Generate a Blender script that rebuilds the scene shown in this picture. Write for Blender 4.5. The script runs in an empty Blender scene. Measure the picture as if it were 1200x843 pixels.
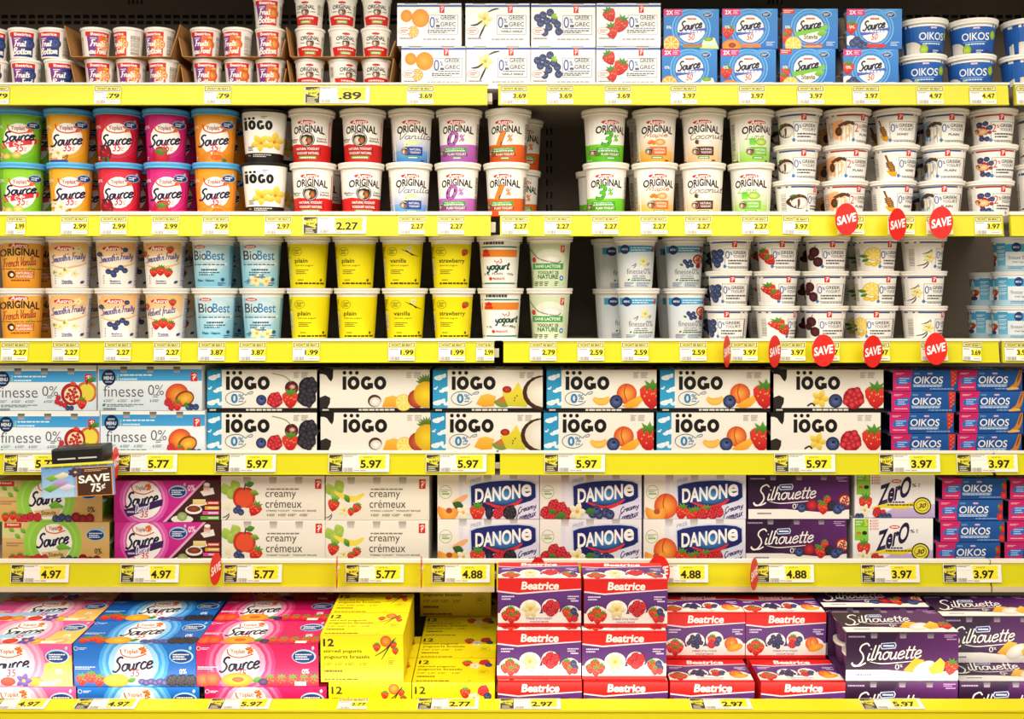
import bpy, bmesh, math, random
from mathutils import Vector, Matrix, Euler
from mathutils.geometry import tessellate_polygon
random.seed(7)
SC = bpy.context.scene
COL = SC.collection
PI = math.pi
# ------------------------------------------------------------------ camera, light, exposure
D = 2.7             # camera distance to the front plane of the upper shelves
U = 0.00218         # metres per photo pixel on that plane
HZ = 350.0          # photo row of the eye level
CZ = 1.25           # eye height
cam_d = bpy.data.cameras.new('camera'); cam = bpy.data.objects.new('camera', cam_d); COL.objects.link(cam)
cam.location = (0, -D, CZ); cam.rotation_euler = (PI/2, 0, 0)
cam_d.sensor_width = 36; cam_d.lens = 36*D/(1200*U); cam_d.shift_y = -(421.5-HZ)/1200
cam_d.clip_start = .05; cam_d.clip_end = 50
SC.camera = cam
SC.view_settings.view_transform = 'Standard'
SC.view_settings.look = 'None'
SC.view_settings.gamma = 1
SC.view_settings.use_curve_mapping = False
SC.view_settings.exposure = 0.07
W = bpy.data.worlds.new('store'); SC.world = W; W.use_nodes = True
W.node_tree.nodes['Background'].inputs[0].default_value = (1.0, .92, .8, 1)
W.node_tree.nodes['Background'].inputs[1].default_value = .13
def area(name, loc, aim, sx, sy, power, col=(1, .935, .83)):
    l = bpy.data.lights.new(name, 'AREA'); l.shape = 'RECTANGLE'; l.size = sx; l.size_y = sy; l.energy = power; l.color = col
    o = bpy.data.objects.new(name, l); COL.objects.link(o); o.location = loc
    o.rotation_euler = (Vector(aim)-Vector(loc)).to_track_quat('-Z', 'Y').to_euler()
    return o
area('ceiling_lamps', (0, -2.75, 3.1), (0, 0, 1.1), 5.5, 1.8, 164)
area('canopy_lamp', (-.25, -.42, 2.42), (-.25, -.02, 1.6), 2.4, .1, 29)
area('deck_lamp', (0, -.305, .352), (0, -.22, .43), 2.7, .02, 1.7)

# ------------------------------------------------------------------ colours and materials
def C(h):
    h = h.lstrip('#'); v = [int(h[i:i+2], 16)/255 for i in (0, 2, 4)]
    return tuple(c/12.92 if c <= .04045 else ((c+.055)/1.055)**2.4 for c in v)+(1,)
def mix(a, b, t):
    a = C(a); b = C(b); return tuple(a[i]+(b[i]-a[i])*t for i in range(3))+(1,)
def mat(name, rough=.5, spec=.4, noise=.04, nscale=60, bump=0, metal=0, coat=0, base=None):
    m = bpy.data.materials.new(name); m.use_nodes = True; nt = m.node_tree; N = nt.nodes; L = nt.links
    b = N['Principled BSDF']; b.inputs['Roughness'].default_value = rough; b.inputs['Specular IOR Level'].default_value = spec
    b.inputs['Metallic'].default_value = metal; b.inputs['Coat Weight'].default_value = coat; b.inputs['Coat Roughness'].default_value = .25
    tc = N.new('ShaderNodeTexCoord'); no = N.new('ShaderNodeTexNoise'); no.inputs['Scale'].default_value = nscale; no.inputs['Detail'].default_value = 3
    L.new(tc.outputs['Object'], no.inputs['Vector'])
    hsv = N.new('ShaderNodeHueSaturation'); mr = N.new('ShaderNodeMapRange')
    mr.inputs['To Min'].default_value = 1-noise; mr.inputs['To Max'].default_value = 1+noise
    L.new(no.outputs['Fac'], mr.inputs['Value']); L.new(mr.outputs[0], hsv.inputs['Value'])
    if base: hsv.inputs['Color'].default_value = C(base)
    else:
        at = N.new('ShaderNodeAttribute'); at.attribute_name = 'Col'; L.new(at.outputs['Color'], hsv.inputs['Color'])
    L.new(hsv.outputs[0], b.inputs['Base Color'])
    if bump:
        bp = N.new('ShaderNodeBump'); bp.inputs['Strength'].default_value = bump; bp.inputs['Distance'].default_value = .002
        L.new(no.outputs['Fac'], bp.inputs['Height']); L.new(bp.outputs[0], b.inputs['Normal'])
    return m
M_print = mat('printed_ink', .42, .35, .015, 90)
M_plastic = mat('moulded_plastic', .4, .35, .02, 40)
M_card = mat('folded_carton', .45, .35, .03, 50)
M_kraft = mat('corrugated_cardboard', .85, .15, .10, 120, .3)
M_metal = mat('painted_metal', .45, .4, .03, 12)
M_rail = mat('rail_plastic', .35, .35, .02, 8)
M_wall = mat('case_liner', .55, .3, .06, 5)
M_floor = mat('floor_tile', .35, .4, .05, 6, base='#cfc6b6')

# ------------------------------------------------------------------ mesh helpers
def mesh(name, V, F, cols, m, smooth=False, angle=None):
    me = bpy.data.meshes.new(name); me.from_pydata(V, [], F)
    ca = me.color_attributes.new('Col', 'FLOAT_COLOR', 'POINT')
    if isinstance(cols, tuple): cols = [cols]*len(V)
    flat = []
    for c in cols: flat.extend(c)
    ca.data.foreach_set('color', flat)
    me.materials.append(m)
    if smooth: me.polygons.foreach_set('use_smooth', [True]*len(F))
    if angle: me.set_sharp_from_angle(angle=angle)
    me.update(); return me
class MB:
    def __init__(s): s.V = []; s.F = []; s.K = []
    def add(s, V, F, col):
        n = len(s.V); s.V += [tuple(v) for v in V]; s.F += [tuple(i+n for i in f) for f in F]
        s.K += [col]*len(V) if isinstance(col, tuple) else col; return s
    def box(s, x0, x1, y0, y1, z0, z1, col, bev=0, M=None):
        bm = bmesh.new(); bmesh.ops.create_cube(bm, size=1)
        for v in bm.verts: v.co = Vector(((x0+x1)/2+v.co.x*(x1-x0), (y0+y1)/2+v.co.y*(y1-y0), (z0+z1)/2+v.co.z*(z1-z0)))
        if bev: bmesh.ops.bevel(bm, geom=bm.edges[:], offset=bev, segments=2, affect='EDGES', profile=.5)
        if M: bm.transform(M)
        bm.verts.index_update()
        s.add([v.co for v in bm.verts], [[v.index for v in f.verts] for f in bm.faces], C(col) if isinstance(col, str) else col); bm.free(); return s
    def prism(s, prof, x0, x1, col):            # profile in (y,z), extruded along x
        n = len(prof); c = C(col) if isinstance(col, str) else col
        V = [(x0, y, z) for y, z in prof]+[(x1, y, z) for y, z in prof]
        F = [(i, (i+1) % n, n+(i+1) % n, n+i) for i in range(n)]+[tuple(range(n))[::-1], tuple(range(n, 2*n))]
        return s.add(V, F, c)
    def make(s, name, m, smooth=False, angle=None): return mesh(name, s.V, s.F, s.K, m, smooth, angle)
def rmod(t, n):
    if n == 2: return 1
    return (abs(math.cos(t))**n+abs(math.sin(t))**n)**(-1/n)
def lathe(prof, cols, n=48, sq=2, bottom=True, top=True):
    V = []; F = []; K = []
    for (r, z), c in zip(prof, cols):
        for i in range(n):
            t = 2*PI*i/n; q = r*rmod(t, sq); V.append((q*math.sin(t), -q*math.cos(t), z)); K.append(C(c) if isinstance(c, str) else c)
    for k in range(len(prof)-1):
        for i in range(n):
            j = (i+1) % n; F.append((k*n+i, k*n+j, (k+1)*n+j, (k+1)*n+i))
    if bottom: F.append(tuple(range(n))[::-1])
    if top: F.append(tuple(range((len(prof)-1)*n, len(prof)*n)))
    return V, F, K

# ------------------------------------------------------------------ printed artwork: layered flat ink shapes, later laid on a panel or wrapped on a tub
_txt = {}
def text_mesh(s, bold):
    k = (s, bold)
    if k not in _txt:
        c = bpy.data.curves.new('t', 'FONT'); c.body = s; c.offset = bold; c.resolution_u = 4
        o = bpy.data.objects.new('t', c); m = o.to_mesh()
        V = [(v.co.x, v.co.y) for v in m.vertices]; F = [tuple(p.vertices) for p in m.polygons]
        o.to_mesh_clear(); bpy.data.objects.remove(o); bpy.data.curves.remove(c); _txt[k] = (V, F)
    return _txt[k]
SCRIPT = {
 'a': ([[(.75,.85),(.45,1),(.12,.75),(.1,.3),(.35,0),(.65,.25),(.78,.9)],[(.78,.95),(.74,.3),(.85,.02),(1.05,.15)]],1.0),
 'b': ([[(.1,1.9),(.1,.1)],[(.1,.6),(.45,1),(.8,.6),(.6,.08),(.3,0),(.1,.2)]],.95),
 'c': ([[(.75,.8),(.45,1),(.12,.7),(.1,.3),(.35,0),(.7,.12),(.85,.25)]],.85),
 'd': ([[(.75,.85),(.45,1),(.12,.75),(.1,.3),(.35,0),(.65,.25),(.78,.9)],[(.8,1.9),(.75,.3),(.88,.02),(1.05,.15)]],1.05),
 'e': ([[(.1,.5),(.5,.55),(.75,.75),(.55,1),(.2,.85),(.08,.4),(.3,.02),(.65,.08),(.9,.3)]],.9),
 'f': ([[(.75,1.8),(.5,1.95),(.35,1.6),(.3,.5),(.25,-.6)],[(.05,.95),(.65,1)]],.65),
 'h': ([[(.15,1.95),(.12,.02)],[(.13,.6),(.4,.98),(.65,.85),(.66,.2),(.8,.02),(.95,.15)]],.98),
 'i': ([[(.15,.95),(.13,.2),(.28,0),(.45,.15)],[(.17,1.4),(.19,1.52)]],.48),
 'l': ([[(.15,1.95),(.13,.25),(.28,0),(.45,.15)]],.48),
 'm': ([[(.1,.95),(.1,0)],[(.1,.6),(.3,.95),(.48,.85),(.5,0)],[(.5,.6),(.72,.95),(.9,.85),(.92,.15),(1.05,0),(1.2,.15)]],1.22),
 'n': ([[(.1,.95),(.1,0)],[(.1,.6),(.4,.97),(.65,.85),(.66,.2),(.8,0),(.95,.15)]],.98),
 'o': ([[(.5,1),(.15,.8),(.1,.3),(.4,0),(.75,.25),(.75,.75),(.48,1)],[(.5,1),(.65,.88),(.95,.92)]],.95),
 'p': ([[(.1,.95),(.1,-.8)],[(.1,.6),(.45,1),(.8,.6),(.6,.08),(.3,0),(.1,.2)]],.92),
 'r': ([[(.1,.95),(.12,0)],[(.12,.55),(.35,.95),(.65,.9)]],.68),
 's': ([[(.6,.85),(.35,1),(.12,.8),(.3,.55),(.58,.3),(.4,0),(.05,.12)]],.72),
 't': ([[(.3,1.6),(.25,.2),(.42,0),(.6,.15)],[(0,1.05),(.6,1.1)]],.62),
 'u': ([[(.1,.95),(.12,.25),(.35,0),(.65,.3),(.72,.95)],[(.72,.95),(.72,.2),(.85,0),(1,.15)]],1.0),
 'v': ([[(.05,.95),(.35,.02),(.7,.95)]],.78),
 'y': ([[(.1,.95),(.15,.35),(.4,.15),(.7,.4)],[(.75,.95),(.7,0),(.5,-.7),(.15,-.6)]],.88),
 'S': ([[(1.05,1.75),(.75,1.98),(.35,1.8),(.3,1.4),(.65,1.05),(.85,.6),(.6,.1),(.2,0),(-.1,.25)]],1.15),
 'V': ([[(-.05,1.75),(.1,1.85),(.4,.02),(.95,1.9)]],.95),
 'M': ([[(.05,0),(.3,1.9),(.65,.5),(1.05,1.9),(1.25,.1),(1.4,.1)]],1.45),
 'C': ([[(.95,1.6),(.7,1.95),(.25,1.6),(.1,.7),(.4,0),(.85,.1),(1.0,.35)]],1.05),
 'L': ([[(.55,1.7),(.4,1.95),(.25,1.5),(.3,.5),(.05,.05),(.4,.12),(.9,0),(1.05,.2)]],1.0),
 'F': ([[(.35,1.75),(.3,.5),(.05,0)],[(0,1.7),(.4,1.85),(1.05,1.85)],[(.3,.95),(.8,1)]],1.0),
 'Z': ([[(.1,1.75),(1.1,1.85),(.6,1.0),(.0,.05),(.5,.12),(1.1,0)]],1.15),
 'B': ([[(.2,1.85),(.15,.05)],[(.0,1.75),(.6,1.95),(.85,1.5),(.3,1.05),(.9,.8),(.8,.2),(.3,0),(.05,.15)]],1.05),
 'D': ([[(.25,1.85),(.2,.05)],[(0,1.75),(.7,1.9),(1.1,1.1),(.8,.2),(.2,.02)]],1.15),
 '0': ([[(.5,1.9),(.1,1.4),(.1,.5),(.45,0),(.85,.5),(.85,1.4),(.5,1.9)]],1.0),
 "'": ([[(.15,1.9),(.1,1.5)]],.3), ' ': ([],.45),
 'x': ([[(.08,.95),(.4,.5),(.75,0)],[(.75,.95),(.35,.5),(.02,.02)]],.8),
 'g': ([[(.75,.85),(.45,1),(.12,.75),(.1,.3),(.35,.05),(.65,.25),(.78,.9)],[(.78,.95),(.72,.0),(.5,-.65),(.12,-.55)]],.95)}
def smooth_line(P, n=5):
    if len(P) < 3: return P
    Q = [P[0]]+list(P)+[P[-1]]; R = []
    for i in range(1, len(Q)-2):
        a, b, c, d = Q[i-1], Q[i], Q[i+1], Q[i+2]
        for k in range(n):
            t = k/n
            R.append(tuple(.5*(2*b[j]+(c[j]-a[j])*t+(2*a[j]-5*b[j]+4*c[j]-d[j])*t*t+(3*b[j]-a[j]-3*c[j]+d[j])*t**3) for j in (0, 1)))
    R.append(P[-1]); return R
class Art:
    """Shapes in a frame x0..x1, y0..y1 (y down)."""
    def __init__(s, x0, y0, x1, y1): s.fr = (x0, y0, x1, y1); s.V = []; s.F = []; s.K = []; s.L = []; s.n = 0
    def raw(s, V, F, K):
        b = len(s.V); s.V += V; s.F += [tuple(i+b for i in f) for f in F]; s.K += K; s.L += [s.n]*len(V); s.n += 1
    def poly(s, P, col, col2=None):
        P = [tuple(p) for p in P]
        ys = [p[1] for p in P]; lo, hi = min(ys), max(ys)
        K = [mix(col, col2, (y-lo)/(hi-lo+1e-9)) if col2 else C(col) for y in ys]
        T = tessellate_polygon([[Vector((p[0], p[1], 0)) for p in P]])
        s.raw(P, [tuple(t) for t in T], K)
    def rect(s, x0, y0, x1, y1, col, col2=None, h2=None):
        if h2: K = [C(col), C(h2), C(h2), C(col)]
        else: K = [C(col)]*2+[C(col2 or col)]*2
        s.raw([(x0, y0), (x1, y0), (x1, y1), (x0, y1)], [(0, 1, 2, 3)], K)
    def bg(s, col, col2=None, h2=None): s.rect(*s.fr, col, col2, h2)
    def ell(s, x, y, rx, ry, col, rim=None, n=18, rot=0):
        c, q = math.cos(rot), math.sin(rot); V = [(x, y)]
        for i in range(n):
            t = 2*PI*i/n; a, b = rx*math.cos(t), ry*math.sin(t); V.append((x+a*c-b*q, y+a*q+b*c))
        s.raw(V, [(0, 1+i, 1+(i+1) % n) for i in range(n)], [C(col)]+[C(rim or col)]*n)
    def ring(s, x, y, rx, ry, w, col, a0=0, a1=360, n=22):
        V = []; F = []
        full = a1-a0 >= 360
        for i in range(n+1):
            t = math.radians(a0+(a1-a0)*i/n); V += [(x+rx*math.cos(t), y+ry*math.sin(t)), (x+(rx-w)*math.cos(t), y+(ry-w)*math.sin(t))]
            if i: F.append((2*i-2, 2*i, 2*i+1, 2*i-1))
        s.raw(V, F, [C(col)]*len(V))
    def line(s, P, w, col, smooth=True, taper=False):
        P = smooth_line(P) if smooth else P; V = []; F = []; n = len(P)
        for i, p in enumerate(P):
            a = P[max(0, i-1)]; b = P[min(n-1, i+1)]; dx, dy = b[0]-a[0], b[1]-a[1]; l = math.hypot(dx, dy) or 1
            ww = w/2*(math.sin(PI*(.12+.76*i/(n-1))) if taper else 1); nx, ny = -dy/l*ww, dx/l*ww
            V += [(p[0]+nx, p[1]+ny), (p[0]-nx, p[1]-ny)]
            if i: F.append((2*i-2, 2*i, 2*i+1, 2*i-1))
        s.raw(V, F, [C(col)]*len(V))
    def box(s, x0, y0, x1, y1, w, col):
        for r in ((x0, y0, x1, y0+w), (x0, y1-w, x1, y1), (x0, y0, x0+w, y1), (x1-w, y0, x1, y1)): s.rect(*r, col); s.n -= 1
        s.n += 1
    def text(s, t, x0, y0, x1, y1, col, bold=0., rise=0., slant=0., arch=0.):
        fat = bold if 'g' in t and bold > .01 else 0
        bold = max(-.006, bold+.012) if bold < 0 else min(bold+.012, .008 if 'g' in t else .032)
        V, F = text_mesh(t, bold)
        if not V: return
        V = [(a+slant*b, b) for a, b in V]
        xs = [v[0] for v in V]; ys = [v[1] for v in V]; a0, a1, b0, b1 = min(xs), max(xs), min(ys), max(ys); h = (x1-x0)/2; xc = (x0+x1)/2
        R = []
        for a, b in V:
            x = x0+(a-a0)/(a1-a0+1e-9)*(x1-x0); y = y1-(b-b0)/(b1-b0+1e-9)*(y1-y0)
            R.append((x, y-rise*(x-xc)+arch*((x-xc)/h)**2))
        for q in ((-1, 0, 1) if fat else (0,)):
            k = q*fat*(y1-y0)*.9; s.raw([(x+k, y) for x, y in R], [f[::-1] for f in F], [C(col)]*len(R)); s.n -= .8
        s.n += .8
    def script(s, t, x0, y0, x1, y1, col, w, rise=0., slant=.2):
        S = []; x = 0
        for ch in t:
            st, adv = SCRIPT.get(ch, ([], .5))
            for q in st: S.append([(px+x+slant*py, py) for px, py in q])
            x += adv
        A = [p for q in S for p in q]; a0, a1 = min(p[0] for p in A), max(p[0] for p in A); b0, b1 = min(p[1] for p in A), max(p[1] for p in A); xc = (x0+x1)/2
        for q in S:
            s.line([(x0+(a-a0)/(a1-a0)*(x1-x0), y1-(b-b0)/(b1-b0)*(y1-y0)-rise*((x0+(a-a0)/(a1-a0)*(x1-x0))-xc)) for a, b in q], w, col); s.n -= .75
        s.n += 1
    def micro(s, x0, y0, x1, y1, n, col, seed=1):     # rows of print too fine to read
        rnd = random.Random(seed); h = (y1-y0)/(2*n-1) if n > 1 else (y1-y0)
        for k in range(n):
            y = y0+2*k*h; x = x0; end = x1-(rnd.random()*.35*(x1-x0) if k else 0)
            while x < end:
                l = min(end-x, (x1-x0)*(.06+.12*rnd.random())); s.rect(x, y, x+l, y+h, col); s.n -= 1; x += l+(x1-x0)*.025
        s.n += 1
    def bars(s, x0, y0, x1, y1, n=14, col='#2a2620', seed=3, horiz=False):
        rnd = random.Random(seed)
        for i in range(n):
            a = (i+.2*rnd.random())/n; b = a+(.3+.4*rnd.random())/n
            if horiz: s.rect(x0, y0+(y1-y0)*a, x1, y0+(y1-y0)*b, col)
            else: s.rect(x0+(x1-x0)*a, y0, x0+(x1-x0)*b, y1, col)
            s.n -= 1
        s.n += 1
    # ---- output
    def flat(s, name, w, h, fn, eps=2.2e-5, m=None, base=3e-4):
        x0, y0, x1, y1 = s.fr; V = []
        bm = bmesh.new(); bm.verts.layers.float_color.new('Col'); bm.verts.layers.float.new('lay')
        lay = bm.verts.layers.float_color['Col']; lv = bm.verts.layers.float['lay']
        vs = []
        for (x, y), k in zip(s.V, s.K):
            v = bm.verts.new((x, y, 0)); v[lay] = k; vs.append(v)
        for v, l in zip(vs, s.L): v[lv] = l
        for f in s.F:
            if len(set(f)) == len(f):
                try: bm.faces.new([vs[i] for i in f])
                except ValueError: pass
        for co, no in (((x0, 0, 0), (-1, 0, 0)), ((x1, 0, 0), (1, 0, 0)), ((0, y0, 0), (0, -1, 0)), ((0, y1, 0), (0, 1, 0))):
            bmesh.ops.bisect_plane(bm, geom=bm.verts[:]+bm.edges[:]+bm.faces[:], plane_co=co, plane_no=no, clear_outer=True)
        cuts = fn(None, None, None)
        for t in cuts:
            x = x0+(x1-x0)*t
            bmesh.ops.bisect_plane(bm, geom=bm.verts[:]+bm.edges[:]+bm.faces[:], plane_co=(x, 0, 0), plane_no=(1, 0, 0))
        bm.verts.index_update(); V = []; K = []
        for v in bm.verts:
            V.append(fn((v.co.x-x0)/(x1-x0), (y1-v.co.y)/(y1-y0), base+eps*v[lv])); K.append(tuple(v[lay]))
        F = [[v.index for v in f.verts] for f in bm.faces]; bm.free()
        # y was down: reverse winding so that faces look outwards
        a = Vector((0, 0, 0))
        me = mesh(name, V, F, K, m or M_print)
        return me
def on_front(w, h, y):
    return lambda a, b, e: () if a is None else ((a-.5)*w, y-e, b*h)
def on_top(w, d, z):
    return lambda a, b, e: () if a is None else ((a-.5)*w, -d/2+b*d, z+e)
def on_tub(rl, r0, r1, h, sq):
    T = [i*1.5/60 for i in range(61)]; X = [rmod(t, sq)*math.sin(t) for t in T]
    def inv(x):
        s = 1 if x >= 0 else -1; x = abs(x)
        for i in range(60):
            if X[i+1] >= x and X[i+1] > X[i]:
                if T[i] > 1.05: break
                return s*(T[i]+(x-X[i])/(X[i+1]-X[i])*(T[i+1]-T[i]))
        return s*(T[i]+(x-X[i])*1.6)
    def fn(a, b, e):
        if a is None: return [i/18 for i in range(1, 18)]
        z = b*h; r = r0+(r1-r0)*b; t = inv((a-.5)*2*rl/((r0+r1)/2)); q = (r+e)*rmod(t, sq)
        return (q*math.sin(t), -q*math.cos(t), z)
    return fn
# ------------------------------------------------------------------ printed fruit
def strawb(a, x, y, s, rot=0):
    c, q = math.cos(rot), math.sin(rot); T = lambda p: (x+(p[0]*c-p[1]*q)*s, y+(p[0]*q+p[1]*c)*s)
    a.poly([T(p) for p in ((-.5,-.75),(-.85,-.45),(-.8,.05),(-.45,.65),(0,1),(.45,.65),(.8,.05),(.85,-.45),(.5,-.75),(0,-.65))], '#e9402c', '#b80f1c')
    for i in range(7):
        rr = random.Random(i); a.ell(*T((-.5+.17*i, -.3+.8*rr.random()*(1-abs(-.5+.17*i)))), .05*s, .07*s, '#f4bd72', n=5); a.n -= 1
    a.n += 1
    a.poly([T(p) for p in ((-.8,-.6),(-.35,-.7),(-.5,-1.1),(-.1,-.85),(.1,-1.2),(.25,-.85),(.65,-1.05),(.45,-.7),(.85,-.5),(.3,-.55),(.1,-.25),(-.1,-.55),(-.45,-.3),(-.4,-.6))], '#6aa838', '#2f6a1d')
def orb(a, x, y, r, c='#f6a03a', rim='#c9521a', ry=None): a.ell(x, y, r, ry or r, c, rim)
def blueb(a, x, y, r): orb(a, x, y, r, '#5a6da8', '#1d2348'); a.ell(x+.1*r, y-.25*r, .3*r, .22*r, '#1a1d38', n=8)
def cluster(a, x, y, r, c, rim, n=9, seed=1):
    a.ell(x, y, r, r, rim); rnd = random.Random(seed)
    for i in range(n):
        t = 2*PI*i*.382; q = r*.85*math.sqrt((i+.4)/n); a.ell(x+q*math.cos(t), y+q*math.sin(t), r*.34, r*.34, c, rim, n=9)
def raspb(a, x, y, r): cluster(a, x, y, r, '#ee4a50', '#a50d22', 11)
def blackb(a, x, y, r): cluster(a, x, y, r, '#4a4450', '#15121a', 12)
def leaf(a, x, y, l, ang, c='#5a9e34', c2='#2f6d22', f=.3):
    t = math.radians(ang); P = []
    for k in range(13):
        u = k/6 if k <= 6 else 2-k/6; w = f*math.sin(PI*u)*(1 if k <= 6 else -1); P.append((x+l*(u*math.cos(t)-w*math.sin(t)), y+l*(u*math.sin(t)+w*math.cos(t))))
    a.poly(P[:-1], c, c2)
def cherry(a, x, y, r): orb(a, x, y, r, '#c92a3a', '#5c0a18'); a.line([(x, y-.7*r), (x+.5*r, y-2*r), (x+1.3*r, y-2.8*r)], .15*r, '#6d8a2f')
def peach(a, x, y, r): orb(a, x, y, r, '#f9b04a', '#d8481f'); a.line([(x, y-r), (x-.25*r, y-.2*r), (x, y+.7*r)], .1*r, '#c5451c'); 
def wedge(a, x, y, r, c='#fbc04e', rim='#e88a1c', a0=0, a1=180, n=12):
    V = [(x, y)]+[(x+r*math.cos(math.radians(a0+(a1-a0)*i/n)), y+r*math.sin(math.radians(a0+(a1-a0)*i/n))) for i in range(n+1)]
    a.raw(V, [(0, i+1, i+2) for i in range(n)], [C(c)]+[C(rim)]*(n+1))
def citrus(a, x, y, r, c='#f9b02c', rim='#e8871a'):
    a.ell(x, y, r, r, rim); a.ell(x, y, .88*r, .88*r, '#fbe9b8'); 
    for k in range(8): wedge(a, x+.06*r*math.cos(.785*k+.39), y+.06*r*math.sin(.785*k+.39), .75*r, c, c, 45*k+4, 45*k+41, 3); a.n -= 1
    a.n += 1
def flower(a, x, y, r, c='#fdf6d8', c2='#e9cf7a', n=5, r0=0):
    for k in range(n): leaf(a, x, y, r, r0+360*k/n, c, c2, .32)
    a.ell(x, y, .2*r, .2*r, '#e7b02e')
def pods(a, x, y, s): a.line([(x-s, y+.5*s), (x-.3*s, y+.25*s), (x+.2*s, y-.3*s)], .18*s, '#3a2318', taper=True); a.line([(x-.5*s, y+s), (x, y+.5*s), (x+.25*s, y-.1*s)], .18*s, '#2c1a12', taper=True)
def coco(a, x, y, r): a.ell(x, y, r, .92*r, '#7b4a28', '#42240f'); a.ell(x+.1*r, y+.15*r, .85*r, .7*r, '#ffffff', '#d8cfc2')
def applef(a, x, y, r, c='#e2432c', rim='#a31818'):
    a.ell(x-.3*r, y, .75*r, .95*r, c, rim); a.ell(x+.3*r, y, .75*r, .95*r, c, rim); a.ell(x, y+.05*r, .8*r, .85*r, c); a.line([(x, y-.7*r), (x+.15*r, y-1.3*r)], .14*r, '#5a3a1c'); leaf(a, x+.1*r, y-1.1*r, .9*r, -15)
def pom(a, x, y, r):
    a.ell(x, y, r, r, '#e0412f', '#9b1420'); a.ell(x+.05*r, y+.05*r, .75*r, .72*r, '#f0d9b0')
    for k in range(12): t = 2.4*k; q = .6*r*math.sqrt((k+.5)/12); a.ell(x+.05*r+q*math.cos(t), y+.05*r+q*math.sin(t), .17*r, .15*r, '#e03028', '#9c0d1c', n=8); a.n -= 1
    a.n += 1
def pine(a, x, y, r):
    for k in range(9): leaf(a, x, y-.75*r, .85*r, -160+17*k, '#6f8f2c', '#3a5a1c', .12)
    a.ell(x, y, .95*r, r, '#f4d62c', '#dca51c')
def mango(a, x, y, r): a.ell(x, y, 1.15*r, r, '#f1a23c', '#cc3a24', rot=-.3)
def banana(a, x, y, s): a.line([(x-s, y-.5*s), (x-.2*s, y-.1*s), (x+.6*s, y), (x+1.2*s, y-.35*s)], .42*s, '#f3d94a', taper=True)
def dipper(a, x, y, s):
    a.poly([(x-.5*s, y+.9*s), (x+.1*s, y+.7*s), (x+.95*s, y+1.2*s), (x+.7*s, y+1.9*s), (x, y+1.7*s)], '#f2b61e', '#dd9212')
    a.line([(x-.5*s, y-1.5*s), (x-.2*s, y-.4*s)], .22*s, '#7a4c1e')
    for k in range(5): a.ell(x-.1*s+.1*s*k, y-.3*s+.3*s*k, .55*s*(1-.12*abs(k-2)), .2*s, '#c98a35', '#5e3712')
def badge_pc(a, x0, y0, x1, y1):
    a.rect(x0, y0, x1, y1, '#d8261c'); xm = (x0+x1)/2; w = x1-x0; h = y1-y0
    a.line([(xm-.1*w, y1-.12*h), (xm+.02*w, y0+.2*h)], .1*w, '#ffffff', False); a.line([(xm-.3*w, y0+.3*h), (xm+.1*w, y0+.18*h), (xm+.32*w, y0+.32*h), (xm, y0+.55*h)], .1*w, '#ffffff'); a.line([(xm-.25*w, y0+.6*h), (xm+.2*w, y0+.6*h)], .08*w, '#ffffff')
# ------------------------------------------------------------------ the artwork of each product (coordinates in the frame of each package)
ART = {}
def art(name):
    def deco(f): ART[name] = f; return f
    return deco
NAVY = '#1c1440'; DK = '#2b211c'
# --- big round-cornered tubs with blue lids
def a_source(base, light, fruit):
    a = Art(450, 305, 675, 565); a.bg(light, base)
    for r, c in ((96, light), (84, base)): a.ring(558, 447, r, r, 6, mixh(base, '#ffffff', .16))
    a.ell(558, 450, 67, 76, '#fdfbf4')
    if fruit == 'lime':
        a.poly([(462, 476), (650, 440), (652, 464), (464, 504)], '#e0323c'); a.text('Code', 530, 464, 575, 482, '#fff2f0', .02, .18)
        for x, y, r in ((500, 535, 18), (545, 528, 22), (478, 525, 12)): a.ell(x, y, r, r*.8, '#f4e39a', '#d9b53c')
        leaf(a, 470, 540, 30, -60, '#d9622a', '#a8391c')
    elif fruit == 'vanilla':
        flower(a, 515, 520, 40, '#fffdf2', '#efe2b4'); flower(a, 490, 505, 24, '#ffffff', '#eadcae'); pods(a, 555, 532, 22); a.rect(475, 552, 560, 565, '#3a3f9c')
    elif fruit == 'cherry':
        a.ell(505, 520, 28, 40, '#b8182c', '#5d0717'); a.line([(500, 490), (510, 475), (540, 470)], 3, '#5d3a1e'); a.rect(490, 540, 520, 565, '#2f7a3c')
    elif fruit == 'strawberry':
        a.ell(535, 535, 42, 48, '#ea2c34', '#b60f25')
        for k in range(5): leaf(a, 535, 500, 34, 10+38*k-20, '#58a83c', '#2f7428', .25)
    else:
        a.ell(560, 545, 62, 38, '#fbb03c', '#ef7d1c'); a.ell(570, 540, 30, 14, '#f26a1a'); leaf(a, 590, 545, 32, 20)
    u = 16 if fruit == 'lime' else 0
    a.line([(508, 382), (517, 411), (556, 423), (606, 411)], 6, '#e04a2c'); a.text('Yoplait', 522, 387, 582, 414, '#a5341f', .01)
    for k in range(7): leaf(a, 600, 398, 22, -150+42*k, '#f2a02c' if k % 2 else '#e85a24', '#e2502a', .25)
    a.script('Source', 484, 428-u, 622, 480-1.4*u, NAVY, 8, .13, .25)
    a.text('35', 538, 474, 576, 512, '#e02c4a', .0, .06, .15); a.micro(577, 490, 592, 508, 3, '#e58a94')
    a.ell(618, 380, 30, 19, '#9fd0ee'); a.ell(616, 381, 27, 16, '#1f3c7e'); a.micro(600, 374, 632, 388, 2, '#e9f2fa'); leaf(a, 632, 372, 20, -80, '#bfe4f6', '#7fc0e6')
    a.text('0%', 470, 385, 490, 400, '#ffe9e0', .0); a.micro(472, 535, 480, 550, 2, '#ffffff'); a.bars(660, 480, 670, 540, 18, '#e9dfcf', 2, True)
    return a
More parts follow.
